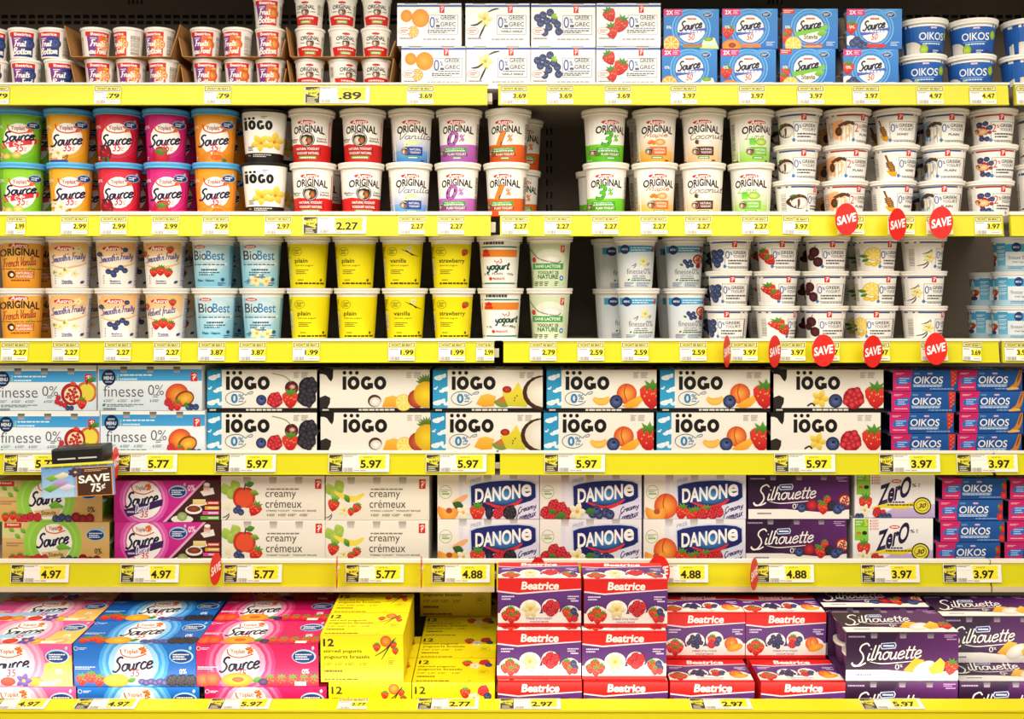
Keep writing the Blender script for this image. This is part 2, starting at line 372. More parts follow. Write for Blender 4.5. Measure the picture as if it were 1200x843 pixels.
def mixh(a, b, t):
    a = a.lstrip('#'); b = b.lstrip('#'); return '#'+''.join('%02x' % round(int(a[i:i+2], 16)*(1-t)+int(b[i:i+2], 16)*t) for i in (0, 2, 4))
for k, b, l in (('lime', '#74c41e', '#9ad62c'), ('vanilla', '#eda21c', '#f4b52e'), ('cherry', '#cf1836', '#e12a3c'), ('strawberry', '#cb1470', '#df2a86'), ('peach', '#f08c14', '#f8a524')):
    ART['tub_src_'+k] = (lambda b=b, l=l, k=k: a_source(b, l, k))
def iogo_word(a, x0, y0, x1, y1, w, col='#15100e'):
    W_ = x1-x0; H_ = y1-y0; r = H_/2; cy = (y0+y1)/2
    a.rect(x0, y0+H_*.02, x0+w, y1, col)
    xs = [x0+w+W_*.055+r, 0, 0]; g = W_*.026; R = (W_-w-3*g)/6; xs = [x0+w+g+R+i*(2*R+g) for i in range(3)]
    a.ring(xs[0], cy, R, r, w, col); a.ring(xs[2], cy, R, r, w, col)
    a.ring(xs[1], cy, R, r, w, col, 20, 320); a.rect(xs[1]+R-w, cy+.02*H_, xs[1]+R, y1-.1*H_, col); a.rect(xs[1]+.1*R, cy, xs[1]+R, cy+w*.8, col)
def iogo_dots(a, x0, x1, y, r, col='#15100e'):
    for i in range(3): a.ell(x0+(x1-x0)*i/2, y, r, r, col, n=12)
@art('tub_iogo')
def _():
    a = Art(62, 80, 278, 340); a.bg('#fbf8f1'); a.poly([(40, 120), (68, 122), (66, 150), (74, 165), (66, 185), (40, 190)], '#191512')
    iogo_word(a, 84, 136, 204, 182, 13); iogo_dots(a, 90, 124, 127, 6); a.micro(155, 116, 180, 126, 2, '#6d675d')
    flower(a, 150, 245, 45, '#f9e05a', '#e3b023', 5, 20); flower(a, 215, 235, 48, '#fbe76a', '#dfae22', 5, 60); a.ell(155, 247, 7, 7, '#d08f1c'); a.ell(213, 240, 7, 7, '#c98718')
    a.micro(95, 262, 120, 282, 3, '#3a332c'); a.rect(62, 293, 278, 340, '#191512'); a.micro(115, 300, 200, 312, 2, '#e9e2d4'); a.text('650 g', 92, 301, 104, 310, '#e9e2d4'); return a
def astro_top(a, col='#2a1a14', cx=388):
    d = cx-362; a.ell(355+d, 129, 42, 11, '#d42a22'); a.text('Astro', 322+d, 119, 390+d, 138, '#fff3ea', .03, 0, .2)
    a.text('ORIGINAL', 292+d, 141, 434+d, 177, col, .03, 0, 0, 9)
def cow(a, x, y, r):
    a.ell(x, y, r, r, '#1d1714'); a.ell(x-.25*r, y+.15*r, .5*r, .55*r, '#f3ece0', '#b99a78'); a.ell(x+.3*r, y+.2*r, .35*r, .5*r, '#c9762e', '#7b3d18'); a.ell(x-.25*r, y+.5*r, .3*r, .25*r, '#e8b9a0'); a.ring(x, y, r, r, .12*r, '#f4efe6'); a.ring(x, y, 1.05*r, 1.05*r, .12*r, '#1d1714')
    a.line([(x-.55*r, y-.6*r), (x, y-.75*r), (x+.55*r, y-.6*r)], .14*r, '#f0e8da')
@art('tub_original')
def _():
    a = Art(275, 62, 500, 322); a.bg('#fcf7ee'); astro_top(a)
    a.poly([(275, 236), (330, 232), (388, 240), (440, 234), (500, 236), (500, 322), (275, 322)], '#d8241f'); a.rect(275, 236, 290, 322, '#d8241f'); a.rect(474, 120, 486, 322, '#c92a24')
    cow(a, 383, 211, 35); a.text('Balkan', 300, 204, 338, 214, '#4b3a2c'); a.text('Style', 306, 216, 332, 226, '#4b3a2c'); a.text('Genre', 428, 200, 466, 210, '#4b3a2c'); a.text('Balkan', 428, 213, 468, 223, '#4b3a2c')
    for y, t in ((250, 'NATURAL YOGOURT'), (271, 'YOGOURT NATUREL')): a.rect(322, y-3, 446, y+17, '#b5161c'); a.text(t, 328, y, 440, y+12, '#fff0e6', .015)
    a.rect(340, 291, 428, 305, '#5fae3c'); a.micro(346, 295, 422, 302, 1, '#e9f6de'); a.bars(490, 140, 500, 230, 16, '#5a4c40', 5, True); return a
def astro_num(num, base, dark, sub, numc):
    a = Art(275, 62, 500, 322); a.bg('#fcf7ee'); astro_top(a)
    a.poly([(275, 232), (388, 238), (500, 232), (500, 322), (275, 322)], base, dark)
    if len(num) > 1:
        a.text(num[0], 338, 172, 394, 246, '#3b2530', .05, 0, .25); a.text(num[0], 336, 170, 392, 244, numc, .03, 0, .25); a.text('%', 394, 188, 424, 222, numc, .02, 0, .2)
    a.rect(318, 250, 432, 272, '#3fa33c'); a.text('PROBIOTIC', 330, 254, 420, 261, '#e9f6de'); a.micro(326, 264, 424, 269, 1, '#e9f6de')
    a.rect(312, 274, 436, 292, mixh(dark, '#000000', .25)); a.text('PLAIN YOGURT', 338, 277, 430, 289, '#fff3e6', .01); cow(a, 310, 272, 14); a.rect(360, 296, 408, 307, '#3fa33c'); a.micro(366, 299, 402, 304, 1, '#fff'*1+'fff')
    a.bars(472, 130, 482, 300, 30, '#6a5c50', 6, True); a.text('650 g', 286, 306, 304, 314, '#fff3e6'); return a
ART['tub_zero'] = lambda: astro_num('0%', '#c36fc0', '#b45ab4', '', '#b764b6')
ART['tub_one'] = lambda: astro_num('1%', '#ee6a26', '#e2571c', '', '#f08424')
ART['tub_three'] = lambda: astro_num('3%', '#78d026', '#5cbc1c', '', '#52b824')
def astro_fl(word, wc, top, bot, pill, pillc, motif, num=''):
    a = Art(275, 62, 500, 322); a.bg('#fcf7ee'); a.rect(275, 185, 500, 322, '#fcf7ee', bot); a.rect(275, 265, 500, 322, mixh('#fcf7ee', bot, .58), bot); astro_top(a)
    a.script(word, 328, 178, 328+22*len(word), 208, wc, 3.2, .04)
    if motif == 'vanilla': a.ell(390, 226, 30, 14, '#eef3b4', '#cfe0b0'); flower(a, 360, 236, 20, '#f6fad8', '#cfe29a')
    if motif == 'maple':
        for k in range(5): leaf(a, 362, 232, 22, -160+38*k, '#f08a1e', '#d9661a', .3)
        a.ell(402, 224, 26, 16, '#f7d9a0', '#d98b34')
    if motif == 'coconut': leaf(a, 350, 212, 26, 60, '#6a4528', '#3b2110', .4); a.ell(396, 226, 34, 17, '#ffffff', '#e6dccb')
    if motif == 'lime': a.rect(346, 204, 374, 238, '#58c03a', '#8ad848'); a.ell(402, 222, 30, 17, '#d9ea7a', '#9cc83c'); a.ring(402, 222, 30, 17, 4, '#7cb82c')
    a.rect(352, 246, 436, 288, pillc); a.text('NATURAL', 374, 254, 428, 264, '#f3efe6', .01); a.text('YOGOURT', 374, 269, 428, 279, '#f3efe6', .01); cow(a, 350, 267, 17)
    a.rect(360, 292, 416, 304, '#3fa33c'); a.micro(366, 296, 410, 301, 1, '#ffffff'); a.bars(288, 130, 298, 300, 30, '#8a7c6e', 6, True); a.micro(284, 309, 304, 316, 1, '#4b3a2c'); a.micro(428, 309, 444, 316, 1, '#4b3a2c'); return a
ART['tub_blue_vanilla'] = lambda: astro_fl('Vanilla', '#3a3a52', '', '#2e86d6', 1, '#22449c', 'vanilla')
ART['tub_maple'] = lambda: astro_fl('Maple', '#c0702a', '', '#f5a51c', 1, '#e0741c', 'maple')
ART['tub_coconut'] = lambda: astro_fl('Coconut', '#6a3a22', '', '#f2c488', 1, '#5f2618', 'coconut')
ART['tub_lime'] = lambda: astro_fl('Lime', '#8fae2c', '', '#9bd63a', 1, '#7cc42c', 'lime')
@art('tub_french')
def _():
    a = Art(0, 62, 216, 310); a.bg('#f9c25e', '#ef9d22'); a.rect(0, 62, 216, 98, '#fdf8ee'); a.ell(92, 110, 40, 11, '#d42a22'); a.text('Astro', 60, 100, 126, 119, '#fff3ea', .03, 0, .2)
    a.text('ORIGINAL', 18, 121, 178, 157, '#3a2014', .03, 0, 0, 8); a.script('French Vanilla', 28, 164, 164, 206, '#a8342c', 3.5, .1); leaf(a, 130, 208, 22, 20, '#b9d24a', '#7da52e')
    a.micro(20, 218, 192, 222, 1, '#8a4a1e'); a.ell(60, 246, 16, 18, '#5c2e1a', '#2e150c'); a.ell(62, 248, 8, 9, '#f3e4cc'); a.rect(76, 228, 160, 264, '#d9701c'); a.text('NATURALLY', 82, 233, 154, 245, '#fff1dc', .01); a.text('FLAVOURED', 82, 249, 154, 261, '#fff1dc', .01)
    a.micro(58, 270, 140, 277, 1, '#9c3c1c'); a.bars(194, 110, 208, 290, 36, '#a08a74', 6, True); return a
def smooth_tub(word, motif, lab):
    a = Art(450, 62, 665, 310); a.bg('#fdf9f0'); a.rect(490, 98, 632, 150, '#f7ba6c', '#fad49a'); a.poly([(468, 98), (628, 92), (630, 190), (580, 205), (530, 212), (490, 205), (478, 150)], '#f8be74', '#fde4be')
    a.ell(545, 185, 75, 28, '#fdf2dd'); a.line([(478, 200), (530, 216), (590, 206), (632, 190)], 9, '#f7c27c', taper=True)
    a.ell(538, 124, 42, 11, '#d42a22'); a.text('Astro', 504, 114, 572, 133, '#fff3ea', .03, 0, .2)
    if word: a.script("Smooth'n Fruity", 482, 146, 622, 192, '#6a5a9c', 4, .16)
    else: a.script('Velvet fruits', 480, 150, 600, 196, '#6a5a9c', 4, .16)
    if motif == 'blue':
        for x, y in ((518, 232), (542, 248), (552, 226), (572, 214), (590, 227), (538, 238)): blueb(a, x, y, 13)
        for x, y in ((485, 150), (590, 130)): blueb(a, x, y, 11)
    elif motif == 'straw':
        for x, y, s in ((516, 236, 24), (548, 228, 26), (580, 238, 24)): strawb(a, x, y, s, .1)
        strawb(a, 588, 130, 18); strawb(a, 478, 150, 16)
    else:
        for x, y in ((502, 236), (545, 228), (582, 240), (595, 125), (520, 244)): flower(a, x, y, 19, '#fbf3b8', '#e9e3b0'); 
        for x, y in ((540, 214), (494, 226)): leaf(a, x, y, 18, 100, '#a8b83c', '#7a8c2c')
    a.text(lab, 524, 272, 572, 284, '#5a4a8c', .01); a.micro(524, 286, 574, 290, 1, '#5a4a8c'); leaf(a, 606, 288, 22, -35, '#4a4a9c', '#2f3a80'); a.micro(494, 250, 500, 290, 4, '#9a8cb8')
    a.bars(634, 110, 652, 300, 30, '#a8a0c8', 6, True); return a
ART['tub_smooth_vanilla'] = lambda: smooth_tub(1, 'van', 'Vanilla')
ART['tub_smooth_blue'] = lambda: smooth_tub(1, 'blue', 'Blueberry')
ART['tub_smooth_straw'] = lambda: smooth_tub(1, 'straw', 'Strawberry')
ART['tub_velvet_straw'] = lambda: smooth_tub(0, 'straw', 'Fraises')
def biobest(van):
    a = Art(890, 62, 1110, 310); a.bg('#a9dcec'); a.rect(890, 62, 1110, 105, '#fbf8f2'); a.rect(912, 108, 1072, 300, '#d6eef4', '#86cbe4'); a.ell(1000, 175, 62, 66, '#e9f6f8', '#c3e6f0'); a.ring(1040, 250, 60, 66, 14, '#eef8fa', 180, 300)
    a.ell(948, 116, 24, 8, '#d42a22'); a.micro(932, 113, 964, 120, 1, '#ffe9e0')
    a.text('Bio', 920, 134, 976, 178, '#3a2a3c', -.005); a.text('Best', 976, 134, 1054, 178, '#2b86c0', .0); a.micro(918, 196, 1056, 202, 1, '#4a6a86'); a.rect(918, 188, 1056, 190, '#7cb8d8')
    a.micro(950, 220, 1024, 228, 1, '#32506a'); a.micro(938, 234, 1034, 250, 2, '#32506a', 4)
    if van: flower(a, 968, 275, 34, '#fdf4cc', '#ecd88c'); flower(a, 1018, 278, 32, '#fdf4cc', '#ecd88c', 5, 30); pods(a, 935, 272, 18); a.text('Vanilla', 960, 252, 1014, 262, '#2b4a7c', .02)
    else: a.text('Plain · Nature', 930, 268, 1010, 280, '#24486e', .02)
    a.ell(1050, 270, 9, 9, '#3a4a86'); a.micro(1028, 284, 1060, 298, 2, '#2a3a6e'); a.bars(1078, 110, 1098, 300, 28, '#7fb6cc', 6, True); return a
ART['tub_bio_plain'] = lambda: biobest(0); ART['tub_bio_vanilla'] = lambda: biobest(1)
def yellow_tub(word, motif, l):
    a = Art(485, 66, 695, 312); a.bg('#f6e60c'); a.rect(485, 66, 695, 106, '#fbf7ea')
    a.ring(542, 142, 20, 20, 1.6, '#5a5210'); a.micro(530, 133, 555, 152, 3, '#5a5210'); a.text(word, 532, 174, 532+l, 200 if 'p' in word or 'y' in word else 194, '#3a300c', .005)
    a.text('stirred yogurt', 533, 202, 612, 212, '#4a4210'); a.micro(534, 226, 590, 246, 3, '#6a6010'); a.micro(540, 272, 566, 276, 1, '#5a5210'); a.ell(648, 275, 5, 7, '#5a5210'); a.micro(530, 286, 664, 294, 1, '#4a4210')
    a.rect(490, 178, 512, 262, '#f7f2e2'); a.bars(492, 182, 510, 258, 16, '#3a3428', 7, True); a.micro(492, 120, 514, 170, 7, '#6a6010', 3)
    if motif == 'van': a.line([(580, 130), (620, 150), (655, 165)], 4, '#3a2416', taper=True); a.line([(600, 135), (630, 160)], 4, '#2a180e', False); flower(a, 616, 128, 16, '#f6f2c0', '#dfe09c')
    if motif == 'straw': strawb(a, 642, 146, 18, .5)
    return a
ART['tub_yellow_plain'] = lambda: yellow_tub('plain', '', 54); ART['tub_yellow_vanilla'] = lambda: yellow_tub('vanilla', 'van', 70); ART['tub_yellow_straw'] = lambda: yellow_tub('strawberry', 'straw', 112)
def prod(fr):
    a = Art(70, 62, 276, 305); a.bg('#fbf8ef'); a.rect(70, 112, 276, 119, '#2f8a74'); a.rect(92, 128, 246, 162, '#f0882c'); a.rect(70, 280, 276, 287, '#2f8a74'); a.rect(70, 288, 276, 305, '#fbf8ef')
    a.rect(100, 146, 132, 158, '#e0301c'); leaf(a, 108, 146, 22, -70, '#e0301c', '#c92418'); leaf(a, 118, 146, 22, -90, '#e0301c', '#c92418'); leaf(a, 126, 146, 22, -115, '#e0301c', '#c92418')
    if fr: a.script('yogourt', 140, 192, 244, 232, '#1f4a3e', 6.5, .03); a.text('NATURE', 170, 232, 222, 242, '#4a4a40')
    else: a.script('yogurt', 116, 190, 218, 232, '#1f4a3e', 7, .03); a.text('PLAIN', 140, 234, 186, 244, '#4a4a40')
    x = 50 if fr else 0                                     # Arabic word for yogurt
    a.line([(178+x*.4, 170), (182+x*.4, 186), (170+x*.4, 190)], 4, '#d9402c'); a.line([(172+x*.4, 180), (160+x*.4, 186), (150+x*.4, 178)], 4, '#d9402c'); a.ell(162+x*.4, 193, 2.5, 2.5, '#d9402c')
    a.text('1%', 106, 236, 128, 246, '#4a4a40'); a.text('750g', 206, 236, 234, 248, '#4a4a40'); a.ell(132, 262, 7, 8, '#d8301f'); a.text('PRODUCTS', 142, 257, 196, 267, '#b82a1c', .02); a.micro(108, 92, 190, 104, 1, '#4a4036'); return a
ART['tub_arabic_en'] = lambda: prod(0); ART['tub_arabic_fr'] = lambda: prod(1)
@art('tub_nature')
def _():
    a = Art(290, 62, 495, 292); a.bg('#d9e4bc'); a.rect(290, 62, 495, 96, '#fbf7ec'); a.ell(392, 160, 62, 40, '#eef1da'); a.ell(398, 165, 48, 20, '#fffdf6', '#e6e2d0'); a.line([(306, 110), (330, 148), (356, 168), (420, 182), (440, 172)], 5, '#8a8a7a')
    a.ell(325, 168, 9, 12, '#cf3a2a'); badge_pc(a, 437, 105, 453, 136); a.rect(318, 184, 450, 210, '#45a04a'); a.text('SANS LACTOSE', 328, 190, 440, 203, '#eef6e6', .015); a.text('YOGOURT 2%', 338, 217, 432, 231, '#2f4a2c', .01); a.text('NATURE', 338, 233, 430, 252, '#2f7a3c', .045)
    a.ell(445, 248, 9, 11, '#3a78b8'); a.ell(445, 248, 4, 5, '#e9f2fa')
    for x in (322, 344, 368, 414): a.micro(x, 264, x+18, 282, 3, '#33402c', x)
    a.bars(306, 200, 316, 280, 12, '#7a8468', 4, True); return a
def finesse_tub(motif):
    a = Art(672, 292, 882, 524); a.bg('#eef1f2'); a.rect(672, 292, 882, 336, '#f7f4ee'); a.poly([(700, 335), (866, 335), (866, 362), (700, 366)], '#3fa8d8'); a.rect(700, 366, 866, 515, '#dfe9f0', '#f4f2ee')
    a.ell(730, 352, 20, 21, '#1c3a78'); a.text('MENU', 717, 346, 743, 356, '#e9f0fa', .01); a.micro(755, 343, 850, 358, 2, '#dff0fa'); a.rect(846, 338, 856, 362, '#c9302c')
    if motif == 'van': pods(a, 776, 418, 18); pods(a, 836, 414, 14); flower(a, 812, 406, 26, '#fbf3b4', '#dfe29a')
    else:
        pom(a, 840, 395, 22); 
        for x, y in ((790, 412), (806, 405), (814, 422), (796, 425), (782, 404)): blueb(a, x, y, 10)
        leaf(a, 775, 422, 18, 200); cluster(a, 842, 425, 10, '#d83a3a', '#8a1020', 6)
    a.text('finesse', 736, 438, 812, 462, '#4a5660', -.018); a.text('0%', 816, 436, 848, 462, '#4a5660', -.018); a.text('vanilla · vanille' if motif == 'van' else 'blueberry pomegranate', 762, 466, 822, 474, '#4a5660'); a.micro(760, 478, 826, 482, 1, '#4a5660')
    leaf(a, 738, 490, 14, -30); a.micro(756, 486, 850, 492, 1, '#4c8a4c'); a.micro(722, 498, 770, 518, 4, '#5a7aa8', 2); a.rect(776, 496, 777, 520, '#7a98b8'); a.micro(782, 498, 846, 518, 4, '#5a7aa8', 5); return a
ART['tub_finesse_vanilla'] = lambda: finesse_tub('van'); ART['tub_finesse_berry'] = lambda: finesse_tub('pom')
# --- low wide tubs
def greek(motif, pct, band, word='', box=True):
    a = Art(160, 205, 365, 360); a.bg('#f8f4ec'); a.rect(160, 205, 365, 226, '#fbf7ee'); a.rect(160, 230, 365, 237, band); badge_pc(a, 278, 228, 298, 256)
    m = motif; x, y = 215, 298
    if m == 'coconut': coco(a, x, y, 34); leaf(a, 186, 276, 22, -20); leaf(a, 200, 270, 26, 10, '#8a5a34', '#5a3418')
    if m in ('orange', 'bluep'):
        hc = '#f2801e' if m == 'orange' else '#3f7cc0'; a.ell(x-12, y-2, 48, 54, mixh(hc, '#f8f4ec', .45), '#f8f4ec'); a.ell(x-14, y-2, 34, 44, hc, mixh(hc, '#f8f4ec', .5)); a.poly([(x-14, y-16), (x+26, y-16), (x+40, y+50), (x-24, y+50)], '#f2e6cc', '#fdfaf0')
        for k in range(4): a.line([(x-8+10*k, y-12), (x-14+15*k, y+48)], 3, '#c9b48e', False)
        a.line([(x-20, y-18), (x+6, y-34), (x+34, y-24)], 12, '#5a3a22'); a.line([(x-4, y-22), (x+28, y-36)], 6, '#3a2416', False); a.ell(x-20, y+4, 9, 20, '#6a4426', '#3f2614')
    if m == 'honey': dipper(a, x, y-6, 28)
    if m == 'berries':
        for q in range(9): t = 2.4*q; a.ell(x+30*math.cos(t)*(.3+.08*q), y+26*math.sin(t)*(.3+.08*q), 9, 8, '#d8343a', '#8a1020', n=8)
        a.ell(x-4, y+4, 22, 14, '#f3dcae', '#d9a86a')
        for p, q in ((-10, -28), (12, -30), (28, -12), (-4, 34), (16, 36)): blueb(a, x+p, y+q, 11)
    if m == 'blueberry':
        for p, q in ((-14, -16), (12, -18), (-16, 12), (10, 10), (-4, 32)): blueb(a, x+p, y+q, 17)
        leaf(a, x-28, y-24, 18, 200)
    if m == 'strawberry': strawb(a, x-4, y-10, 30, -.3); strawb(a, x+22, y+14, 28, -.7)
    if m == 'cherry':
        for p, q, r in ((-2, -22, 22), (-16, 0, 16), (12, 22, 22)): orb(a, x+p, y+q, r, '#6a2430', '#2a0a10')
        a.line([(x, y-40), (x+6, y-54)], 3, '#4a5a22')
    if m == 'lemon':
        citrus(a, x+6, y-12, 30, '#f6d534', '#e3b51c'); 
        for p, q in ((-12, 30), (8, 34), (24, 24)): a.ell(x+p, y+q, 12, 9, '#f6dc4a', '#dcb11c')
        leaf(a, x-12, y-2, 26, 190); leaf(a, x-10, y+8, 24, 150)
    if m == 'vanilla': pods(a, x+8, y-26, 26); pods(a, x-4, y+26, 26); flower(a, x+6, y+2, 26, '#fbf3b4', '#e3d07a')
    a.box(246, 262, 345, 342, 1.6, '#6a6a70'); a.text(pct[0], 250, 272, 268, 306, '#2d5ca8' if pct[0] == '0' else '#c8402c', -.015); a.text('%', 269, 276, 280, 290, '#2d5ca8' if pct[0] == '0' else '#c8402c')
    a.text('GREEK', 283, 272, 336, 286, '#3c3c44', .0); a.text('YOGURT', 283, 290, 336, 302, '#5a5a62', -.005)
    if word: a.text(word, 276, 312, 276+9*len(word), 322, '#3c3c44', .01)
    else: a.micro(262, 312, 340, 330, 2, '#4c4c54')
    a.ell(246, 340, 7, 8, '#4a7ab8'); a.micro(262, 344, 346, 349, 1, '#8a8a90'); a.bars(172, 262, 182, 340, 14, '#a09a90', 4, True); a.bars(346, 250, 352, 340, 14, '#a09a90', 4, True); return a
BL, RD = '#3a5c9c', '#b8303a'
for k, v in dict(coconut=('coconut', '0%', BL), plain_orange=('orange', '2%', RD, 'PLAIN'), honey=('honey', '0%', BL, 'HONEY'), plain_blue=('bluep', '0%', BL, 'PLAIN'), berries=('berries', '2%', RD), blueberry=('blueberry', '0%', BL), strawberry=('strawberry', '0%', BL), cherry=('cherry', '0%', BL), lemon=('lemon', '0%', BL), vanilla=('vanilla', '0%', BL)).items():
    ART['greek_'+k] = (lambda v=v: greek(*v))
@art('low_finesse')
def _():
    a = Art(0, 0, 150, 125); a.bg('#eef3f5'); a.rect(0, 0, 150, 22, '#f4f3ee'); a.rect(0, 26, 150, 54, '#4fb0da'); a.ell(96, 38, 15, 17, '#1c3a78'); a.text('MENU', 86, 34, 106, 42, '#dfe9f6'); a.rect(28, 22, 60, 104, '#3aa0d0', '#7cc4e4')
    for y in (34, 48, 62, 76): a.micro(31, y, 57, y+8, 2, '#e6f4fb', y)
    strawb(a, 17, 78, 13); blueb(a, 14, 98, 8); a.rect(10, 24, 17, 34, '#c9302c'); a.text('finesse 0%', 70, 68, 132, 82, '#6a7c88', -.015); a.text('Greek Yogurt', 84, 88, 124, 96, '#4a5c78'); a.rect(0, 104, 150, 125, '#bcdcec'); a.micro(70, 108, 136, 116, 2, '#4a6c98'); return a
@art('tub_oikos')
def _():
    a = Art(897, 68, 1100, 202); a.bg('#2a6ec0', '#1f4c9c'); a.rect(897, 68, 1100, 98, '#fbf8f0'); a.rect(897, 186, 1100, 202, '#1c3f86'); a.ell(1012, 104, 22, 6, '#5a4a9c'); a.micro(1000, 101, 1024, 107, 1, '#e9e2f6')
    a.text('OIKOS', 957, 121, 1060, 149, '#f3f6fa', .0); a.rect(960, 154, 1050, 156, '#9cc4ec'); a.micro(970, 160, 1044, 166, 1, '#bcd8f0'); a.ell(928, 186, 40, 34, '#f6f1e6', '#ddd2bf'); a.ell(975, 184, 17, 19, '#c6dc3a', '#86b020'); a.ell(1072, 128, 9, 17, '#c6dc3a', '#8cb428'); a.rect(1090, 100, 1100, 190, '#24427e'); a.micro(1012, 186, 1040, 196, 2, '#dfeaf6'); return a
# --- small cups
def beat_cup(fr, c1, c2, motif):
    a = Art(0, 0, 145, 150); a.bg('#f7f3ea'); a.rect(0, 0, 145, 24, '#f9f6ee'); a.poly([(16, 24), (108, 28), (106, 142), (22, 142)], '#8a3f96', '#6f2f86'); a.poly([(60, 40), (107, 40), (106, 142), (40, 142)], c1, c2)
    if motif == 'blueberry': blueb(a, 88, 78, 26); a.ell(84, 74, 15, 14, '#3a4c9c')
    else: peach(a, 86, 84, 28) if motif == 'peach' else citrus(a, 86, 84, 28, '#f58a34', '#e2581e'); leaf(a, 84, 52, 22, -10, '#f2d44a', '#c9a52c')
    a.rect(14, 22, 108, 44, '#dc2a22'); a.text('Beatrice', 28, 27, 96, 41, '#fff6ee', .03)
    if fr: a.script('Fruits', 26, 62, 86, 92, '#fff8ee', 5, .06); a.script('au Fond', 24, 100, 98, 128, '#fff8ee', 5, .06)
    else: a.script('Fruit', 26, 62, 76, 92, '#fff8ee', 5, .06); a.script('Bottom', 20, 98, 100, 130, '#fff8ee', 5, .06)
    a.micro(26, 52, 50, 57, 1, '#f7e6f0'); a.bars(120, 40, 140, 136, 18, '#a59c90', 5, True); a.bars(2, 48, 10, 136, 18, '#b5aca0', 5, True); return a
ART['cup_blueberry'] = lambda: beat_cup(0, '#2a4494', '#20306e', 'blueberry'); ART['cup_blueberry_fr'] = lambda: beat_cup(1, '#2a4494', '#20306e', 'blueberry')
ART['cup_orange'] = lambda: beat_cup(0, '#f2702c', '#dc3a22', 'citrus'); ART['cup_orange_fr'] = lambda: beat_cup(1, '#f2702c', '#dc3a22', 'citrus')
ART['cup_peach'] = lambda: beat_cup(0, '#f0722c', '#e02f28', 'peach'); ART['cup_peach_fr'] = lambda: beat_cup(1, '#f0722c', '#e02f28', 'peach')
@art('cup_original')
def _():
    a = Art(0, 0, 145, 150); a.bg('#f7f2e8'); a.ell(72, 33, 18, 6, '#d42a22'); a.text('ORIGINAL', 30, 42, 114, 62, '#2a1a14', .03, 0, 0, 5); a.poly([(14, 98), (72, 92), (128, 98), (126, 142), (18, 142)], '#d8241f'); cow(a, 72, 78, 18)
    a.micro(34, 106, 110, 113, 1, '#fbe0d8'); a.rect(46, 120, 98, 134, '#7ab83c'); a.micro(52, 124, 92, 130, 1, '#e9f6de'); a.micro(28, 76, 48, 80, 1, '#6a5c50'); a.micro(96, 76, 116, 80, 1, '#6a5c50'); a.bars(124, 40, 138, 94, 12, '#8a9c7a', 5, True); a.bars(4, 40, 12, 94, 12, '#8a7c70', 5, True); return a
# --- cartons
def notch(a, xs, y, w, h, dark='#8d857a'):
    for x in xs: a.poly([(x, y), (x+w, y), (x+w*.92, y+h), (x+w*.08, y+h)], dark, mixh(dark, '#ffffff', .55))
def pc_greek(m):
    a = Art(756, 223, 1060, 415); a.bg('#fbfaf6'); a.rect(756, 229, 1060, 239, '#3a62a8'); badge_pc(a, 957, 232, 980, 266); notch(a, (790, 945), 223, 62, 8, '#b0a8a0')
    if m == 'orange': orb(a, 866, 290, 42, '#fbb23a', '#ee8f1c'); orb(a, 800, 280, 28, '#f9ad34', '#e88a1c'); citrus(a, 832, 352, 27)
    if m == 'vanilla': flower(a, 846, 292, 40, '#fbf7c8', '#e3d84a'); a.line([(780, 322), (810, 318), (836, 300)], 9, '#3a2820', taper=True); a.line([(820, 380), (834, 350), (850, 318)], 9, '#2c1c16', taper=True); a.line([(862, 262), (890, 250), (914, 246)], 8, '#4a342a', taper=True)
    if m == 'blueberry':
        for x, y in ((786, 288), (812, 276), (846, 264), (800, 312), (830, 302), (864, 300), (840, 330), (880, 318), (886, 350), (820, 354)): blueb(a, x, y, 18)
        leaf(a, 850, 290, 34, -40, '#a8d04a', '#6fa52e'); leaf(a, 854, 286, 30, 0, '#a8d04a', '#6fa52e')
    if m == 'straw': strawb(a, 818, 276, 36, -.5); strawb(a, 872, 318, 40, .3); strawb(a, 828, 350, 38, -.2)
    a.ell(790, 348, 30, 17, '#d8402c'); a.ell(790, 348, 28, 15, '#fdf6f0'); a.micro(772, 342, 808, 355, 2, '#d8402c')
    a.box(905, 276, 1044, 364, 1.8, '#8a8a92'); a.text('0', 910, 284, 935, 334, '#3a5ca8', -.012); a.text('%', 938, 290, 954, 312, '#5a78b8'); a.micro(940, 320, 958, 330, 1, '#3c3c44')
    a.text('GREEK', 962, 278, 1034, 296, '#4a4a54', -.005); a.text('GREC', 962, 308, 1034, 326, '#4a4a54', -.005); a.rect(962, 301, 1034, 302, '#9a9aa2'); a.micro(930, 334, 1034, 338, 1, '#5a78b8')
    if m == 'vanilla': a.text('VANILLA VANILLE', 924, 344, 1026, 354, '#3c3c44', .01)
    else: a.micro(900, 344, 1030, 356, 2, '#3c3c44')
    a.micro(766, 378, 830, 384, 1, '#9a9288'); a.micro(880, 382, 1030, 388, 1, '#b0a8a0'); return a
for m in ('orange', 'vanilla', 'blueberry', 'straw'): ART['box_greek_'+m] = (lambda m=m: pc_greek(m))
